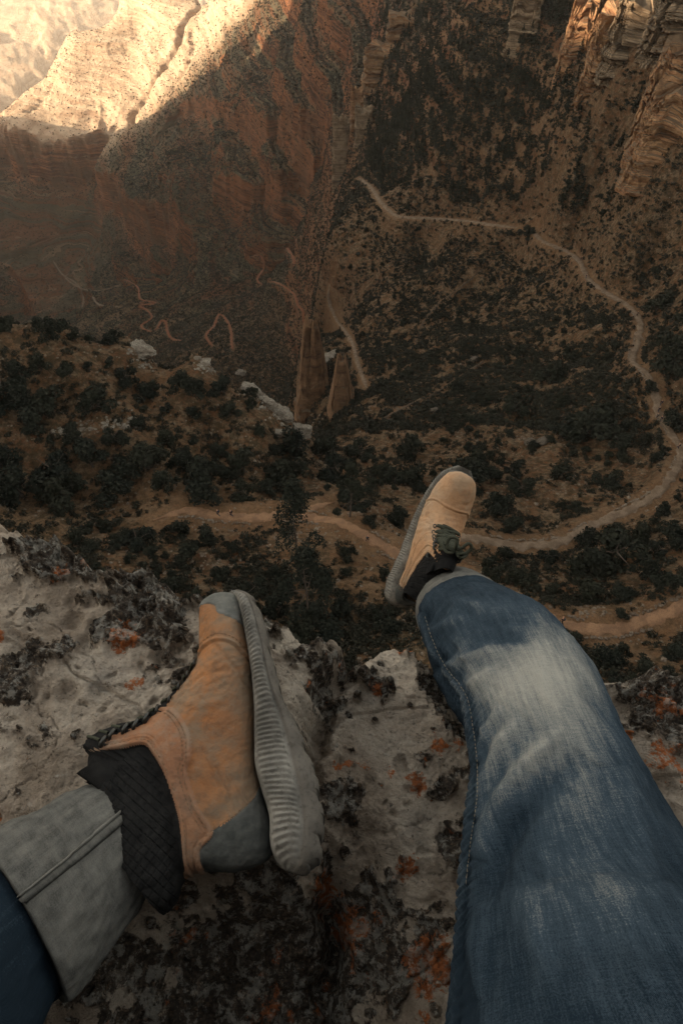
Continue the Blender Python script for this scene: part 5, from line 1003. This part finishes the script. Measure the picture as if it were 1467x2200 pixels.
ML = np.array([[bx[0], 0, bz[0]], [bx[1], 0, bz[1]], [0, 1, 0]], float)
rollL = Matrix.Rotation(math.radians(2), 3, Vector((bx[0], bx[1], 0)))
ML = np.array(rollL)@ML
bl, bvl, TL = boot(LEA, GREY, 'orange brown leather boot lying on its side on the rock', ((HO[0], HO[1], ZB), ML), False, 0)
Xr = 0.40*RT+0.88*UP-0.13*FW; Xr /= np.linalg.norm(Xr); Zz = 0.06*RT-0.20*UP-0.97*FW; Zz -= Xr*(Zz@Xr); Zz /= np.linalg.norm(Zz); Yy = np.cross(Zz, Xr)
MR = np.stack([Xr*1.0, Yy*1.04, Zz*.95], 1)
OR = at_d(850, 1298, 1.37)
br, bvr, TRt = boot(LEA2, GREY, 'dusty tan boot with dark laces held out over the canyon', (OR, MR), True, 7)
# tongue, laces and hooks of both boots, laid along the front of the foot
def top_pt(bv, x, y, z0=.3, off=.0):
    h = bv.ray_cast(Vector((x, y, z0)), Vector((-.25, 0, -1)).normalized()); return None if h[0] is None else np.array(h[0]+h[1]*off*(1 if h[1].z > 0 or h[1].x > 0 else -1))
ridge_ = Ub     # the front profile, toe to shin
def front_at(s, y, off, bv):
    i = min(int(s*(NU-1)), NU-2); p = ridge_[i]; c = cb[i]; d = p-c; d = d/np.linalg.norm(d); o = Vector((p[0]+d[0]*.05, y, p[1]+d[1]*.05)); h = bv.ray_cast(o, Vector((-d[0], 0, -d[1])))
    return np.array([p[0], y, p[1]]) if h[0] is None else np.array(h[0])+np.array([d[0], 0, d[1]])*off
def dress(root, bv, T, side):
    n, k = 70, 15; G = np.zeros((n, k, 3))
    for i, s in enumerate(np.linspace(.285 if side > 0 else .32, .70, n)):
        for j in range(k):
            a = j/(k-1)*2-1; hw = .013+.012*min(1, i/20); off = .0022+.0018*(1-a*a)+(.006*max(0, (i-50)/20)**2)
            G[i, j] = front_at(s, a*hw, off*(1 if abs(a) < .99 else -.5), bv)
    # the tongue stands up past the collar as a padded tab
    tip = []; d0 = G[-1]-G[-8]; 
    for q in np.linspace(.1, 1, 14): tip.append(G[-1]+d0*q*1.3*np.array([1, 1, 1])+np.array([-.006*q*q, 0, .010*q])*1.0-(G[-1]-G[-1].mean(0))*(.35*q**3) if side > 0 else G[-1]+d0*q*1.0+np.array([-.01*q*q, 0, .012*q]))
    G2 = np.concatenate([G, np.array(tip)]); back = G2[::-1]-np.array([-.002, 0, .006]); A = np.concatenate([G2, back])
    link('tongue', mesh_np('tongue', T(A.reshape(-1, 3)), grid_faces(A.shape[0], k), True, (BLK,)), root)
    rows = np.linspace(.24, .60, 10) if side > 0 else np.linspace(.335, .60, 8); hw = .021 if side > 0 else .023; pr = []; LR_ = .0018 if side > 0 else .0034
    for i, s in enumerate(rows):
        for q in ((s, s), (s, s+.038)) if (i < len(rows)-1 and side < 0) else ((s, s),):
            for sg in (1, -1):
                if q[0] == q[1] and sg < 0: continue
                pts = []
                for t in np.linspace(-1, 1, 17): pts.append(front_at(q[0]+(q[1]-q[0])*(t+1)/2*1.0, t*hw*sg, (.0062+.0042*(1-t*t)+(.002 if sg > 0 else 0))*(1 if side < 0 else .45), bv))
                v, f = tube_np(pts, [LR_]*17, 7); pr.append((T(v), f))
    v, f = join(pr); link('laces', mesh_np('laces', v, f, True, (LACE,)), root)
    for i, s in enumerate(rows):
        for sg in (1, -1):
            c = front_at(s, sg*(hw+.003), .0035, bv); d = c-front_at(s, sg*(hw+.003), -.01, bv); d /= np.linalg.norm(d)+1e-9
            r = .0035 if i < 5 else .0055; t = np.linspace(0, 2*math.pi, 15)
            x_ = np.array([1, 0, 0])-d*d[0]; x_ /= np.linalg.norm(x_); y_ = np.cross(d, x_)
            ring = [c+(x_*math.cos(a)+y_*math.sin(a)*.8)*r for a in t]; v, f = tube_np(ring, [.0012 if i < 5 else .0022]*15, 6)
            link('lace_hook' if i >= 5 else 'eyelet', mesh_np('hook', T(v), f, True, (METAL,)), root)
    # bow
    if side > 0: return
    b0 = front_at(.605, -.018, .010, bv)
    b0 = front_at(.60, 0, .010, bv); pr = []
    for sg in (1, -1):
        p = [b0+np.array([x, sg*y, z]) for x, y, z in ((0, 0, 0), (.010, .006, .010), (.022, .012, .012), (.018, .022, .008), (.004, .020, .004), (-.002, .008, .006), (0, 0, 0))]; q = dens(p, 6); v, f = tube_np(q, [.0032]*len(q), 7); pr.append((T(v), f))
        p = [b0+np.array([x, sg*y, z]) for x, y, z in ((0, 0, 0), (-.008, .008, .006), (-.008, .018, .0), (.0, .026, -.010), (.004, .028, -.02))]; q = dens(p, 6); v, f = tube_np(q, [.0030]*len(q), 7); pr.append((T(v), f))
    v, f = join(pr); link('bow', mesh_np('bow', v, f, True, (LACE,)), root)
dress(bl, bvl, TL, 1); dress(br, bvr, TRt, -1)

# ---- the body itself: one continuous skinned figure inside the clothes
def skin_figure(name, J, edges, mat, root_i=0, sub=2):
    me = bpy.data.meshes.new(name); me.from_pydata([j[:3] for j in J], edges, []); me.materials.append(mat); o = bpy.data.objects.new(name, me); SC.collection.objects.link(o)
    md = o.modifiers.new('skin', 'SKIN'); md.use_smooth_shade = True
    for i, j in enumerate(J): me.skin_vertices[0].data[i].radius = (j[3], j[4] if len(j) > 4 else j[3]); me.skin_vertices[0].data[i].use_root = (i == root_i)
    s = o.modifiers.new('sub', 'SUBSURF'); s.levels = sub; s.render_levels = sub
    dg = bpy.context.evaluated_depsgraph_get(); dg.update(); m2 = bpy.data.meshes.new_from_object(o.evaluated_get(dg)); bpy.data.objects.remove(o); m2.name = name
    for p in m2.polygons: p.use_smooth = True
    return m2
kR = at_d(1130, 1470, .79); aR = at_d(968, 1262, 1.21); aR2 = at_d(955, 1248, 1.26); hR = np.array([.12, -.30, -.68]); mR = at_d(1200, 1800, .63)
kL = np.array([-.38, -.06, -.63]); aL = at_d(262, 1808, .62); aL2 = at_d(330, 1800, .63); hL = np.array([-.10, -.30, -.68])
J = [(.01, -.32, -.64, .12, .10), (*hR, .075), (*mR, .06), (*kR, .052), (*((kR+aR)/2), .05), (*aR, .036), (*aR2, .034), (*hL, .075), (*((hL+kL)/2), .06), (*kL, .052), (*((kL+aL)/2), .045), (*aL, .034), (*aL2, .032),
     (.0, -.36, -.45, .13, .09), (.0, -.36, -.22, .14, .10), (0, -.33, -.12, .055), (0, -.30, -.02, .075), (0, -.29, .06, .07), (.17, -.36, -.20, .05), (.26, -.30, -.42, .04), (.22, -.18, -.30, .032), (-.17, -.36, -.20, .05), (-.28, -.34, -.45, .04), (-.30, -.30, -.68, .032)]
ED = [(0,1),(1,2),(2,3),(3,4),(4,5),(5,6),(0,7),(7,8),(8,9),(9,10),(10,11),(11,12),(0,13),(13,14),(14,15),(15,16),(16,17),(14,18),(18,19),(19,20),(14,21),(21,22),(22,23)]
bod = pk('body', skin_figure('body', J, ED, SKIN))
pk('trouser_seat', (lambda m: (attr(m, 'fade', np.full(len(m.vertices), .02)), m)[1])(skin_figure('trouser_seat', [(0, -.33, -.66, .15, .12), (-.11, -.29, -.67, .115), (-.26, -.19, -.65, .10), (*kL, .090), (-.29, .0, -.635, .076), (.12, -.28, -.66, .115), (*at_d(1330, 2450, .47), .085)], [(0,1),(1,2),(2,3),(3,4),(0,5),(5,6)], DEN)))
JK = [(.01, -.33, -.62, .15, .13), (.0, -.36, -.45, .16, .12), (.0, -.36, -.22, .17, .13), (0, -.34, -.13, .09), (.18, -.36, -.20, .07), (.27, -.30, -.42, .058), (.24, -.22, -.33, .05), (-.18, -.36, -.20, .07), (-.29, -.34, -.45, .058), (-.31, -.31, -.62, .05)]
JACK = plain('dark_jacket_cloth', (0.02, 0.022, 0.025), (0.03, 0.03, 0.032), 60)
pk('jacket', skin_figure('jacket', JK, [(0,1),(1,2),(2,3),(2,4),(4,5),(5,6),(2,7),(7,8),(8,9)], JACK))
# clear the rock under the legs, then lay it
Pl = P2[::8, ::6].reshape(-1, 3)
lowx = P2.reshape(-1, 3)
gx = np.round((lowx[:, 0]+1)/.01).astype(int); gy = np.round((lowx[:, 1]+1)/.01).astype(int); Hm = np.full((300, 300), 9.0); ok = (gx >= 0) & (gx < 300) & (gy >= 0) & (gy < 300)
np.minimum.at(Hm, (gx[ok], gy[ok]), lowx[ok, 2])
for _ in range(2): Hm = np.minimum.reduce([Hm, np.roll(Hm, 1, 0), np.roll(Hm, -1, 0), np.roll(Hm, 1, 1), np.roll(Hm, -1, 1)])
ix = np.clip(np.round((RX+1)/.01).astype(int), 0, 299); iy = np.clip(np.round((RY+1)/.01).astype(int), 0, 299); inb = (np.abs(RX) < .98) & (np.abs(RY) < .98)
Zr = np.where(inb, np.minimum(Zr, Hm[ix, iy]-.004), Zr)
build_rock()
# ------------------------------------------------------------------ hikers on the paths
def cloth(name, c): M = NM(name, .85); M.fin(M.mix(M.noise(M.coord(), 6, 3), c, tuple(x*.6 for x in c))); return M.m
HK = [cloth('dark_clothes', (.02, .02, .022)), cloth('grey_clothes', (.07, .07, .07)), cloth('navy_clothes', (.02, .03, .05)), cloth('pale_clothes', (.35, .33, .30)), cloth('maroon_clothes', (.08, .02, .02))]
def hiker(px, py, seed, label, group=None, stride=.3, top=0, bag=True, face=None):
    Q = hit([px], [py])[0]; rs = np.random.RandomState(seed); a = rs.uniform(0, 6.28) if face is None else face
    s = stride; J = [(0, 0, .93, .13, .10), (.09, 0, .88, .085), (.10, s*.55, .48, .06), (.10, s*.5, .08, .045), (.10, s*.5+.14, .03, .04), (-.09, 0, .88, .085), (-.10, -s*.3, .48, .06), (-.10, -s, .10, .045), (-.10, -s+.12, .03, .04), (0, .02, 1.2, .15, .10), (0, .03, 1.43, .16, .09), (0, .04, 1.53, .055), (0, .06, 1.66, .095, .10), (0, .05, 1.74, .08), (.20, .02, 1.41, .06), (.25, -.10, 1.15, .045), (.24, .06, .92, .035), (-.20, .02, 1.41, .06), (-.26, .08, 1.15, .045), (-.24, .25, .98, .035)]
    ED = [(0,1),(1,2),(2,3),(3,4),(0,5),(5,6),(6,7),(7,8),(0,9),(9,10),(10,11),(11,12),(12,13),(10,14),(14,15),(15,16),(10,17),(17,18),(18,19)]
    me = skin_figure('person_body', J, ED, SKIN, sub=1); e = link('person', me, None, label, 'person', group, loc=(Q[0], Q[1], Q[2]+.12)); e.rotation_euler = (0, 0, a)
    k = [(0, 0, .95, .16, .13), (0, .02, 1.2, .18, .13), (0, .03, 1.42, .19, .12), (.20, .02, 1.40, .08), (.255, -.10, 1.15, .065), (-.20, .02, 1.40, .08), (-.265, .08, 1.15, .065)]
    link('jacket', skin_figure('jacket', k, [(0,1),(1,2),(2,3),(3,4),(2,5),(5,6)], HK[top], sub=1), e)
    k = [(0, 0, .93, .15, .125), (.09, 0, .86, .105), (.10, s*.55, .48, .08), (.10, s*.5, .12, .06), (-.09, 0, .86, .105), (-.10, -s*.3, .48, .08), (-.10, -s, .15, .06)]
    link('trousers', skin_figure('trousers', k, [(0,1),(1,2),(2,3),(0,4),(4,5),(5,6)], HK[seed % 3], sub=1), e)
    if bag: link('backpack', boulder_me('backpack', seed, (.17, .13, .26), HK[(seed+1) % 3], 3, .05, 0), e).location = (0, -.2, 1.25)
hiker(470, 1109, 1, 'left one of two dark clad hikers walking on the wide left path', None, .5, 0, face=1.2)
hiker(498, 1110, 2, 'right one of two dark clad hikers walking on the wide left path', None, .4, 0, face=1.4)
hiker(789, 1164, 3, 'lone hiker in dark clothes on the red path left of the far boot', None, .3, 0, face=-.8)
hiker(1157, 1324, 4, 'dark clad hiker closest to the jeans on the near red path', None, .3, 0, face=1)
hiker(1180, 1340, 5, 'hiker in a pale top, middle one of three beside the knee', None, .3, 3, face=1)
hiker(1203, 1340, 6, 'dark clad hiker beside the round juniper, right one of three by the knee', None, .35, 0, face=1)
hiker(1416, 872, 7, 'hiker leading the group of walkers on the winding grey path', None, .3, 0, face=.3); hiker(1411, 886, 8, 'second hiker from the top of the group on the winding grey path', None, .3, 2, face=.3); hiker(1408, 900, 9, 'third hiker from the top of the group on the winding grey path', None, .3, 1, face=.3); hiker(1416, 906, 10, 'lowest hiker of the group on the winding grey path', None, .3, 0, face=.3)
hiker(1453, 965, 11, 'lone hiker at the outer bend of the winding grey path', None, .3, 0); hiker(1366, 680, 12, 'lone hiker high on the winding path by the rock edge', None, .3, 0); hiker(1257, 600, 13, 'small hiker where the grey path turns uphill', None, .3, 0); hiker(1246, 560, 14, 'highest small hiker on the grey path below the upper bend', None, .3, 0)
hiker(767, 758, 15, 'tiny hiker on the pale track down the gully', None, .3, 0); hiker(864, 472, 16, 'tiny hiker on the upper straight of the path', None, .3, 0); hiker(1440, 1345, 17, 'hiker at the right edge of the near red path', None, .3, 1) if False else None
# ------------------------------------------------------------------ the air in the canyon
bpy.ops.mesh.primitive_cube_add(size=1); hz = bpy.context.object; hz.name = 'haze'; hz['kind'] = 'stuff'
zlo, zhi = -1010.0, 420.0
hz.scale = (36000, 36000, zhi-zlo); hz.location = (0, 0, (zlo+zhi)/2)
hm = bpy.data.materials.new('haze'); hm.use_nodes = True; t = hm.node_tree; t.nodes.clear(); o_ = t.nodes.new('ShaderNodeOutputMaterial'); pv = t.nodes.new('ShaderNodeVolumePrincipled')
pv.inputs['Color'].default_value = (1.0, 0.90, 0.78, 1); pv.inputs['Density'].default_value = 0.00005; pv.inputs['Anisotropy'].default_value = 0.2; t.links.new(pv.outputs[0], o_.inputs['Volume']); hz.data.materials.append(hm)
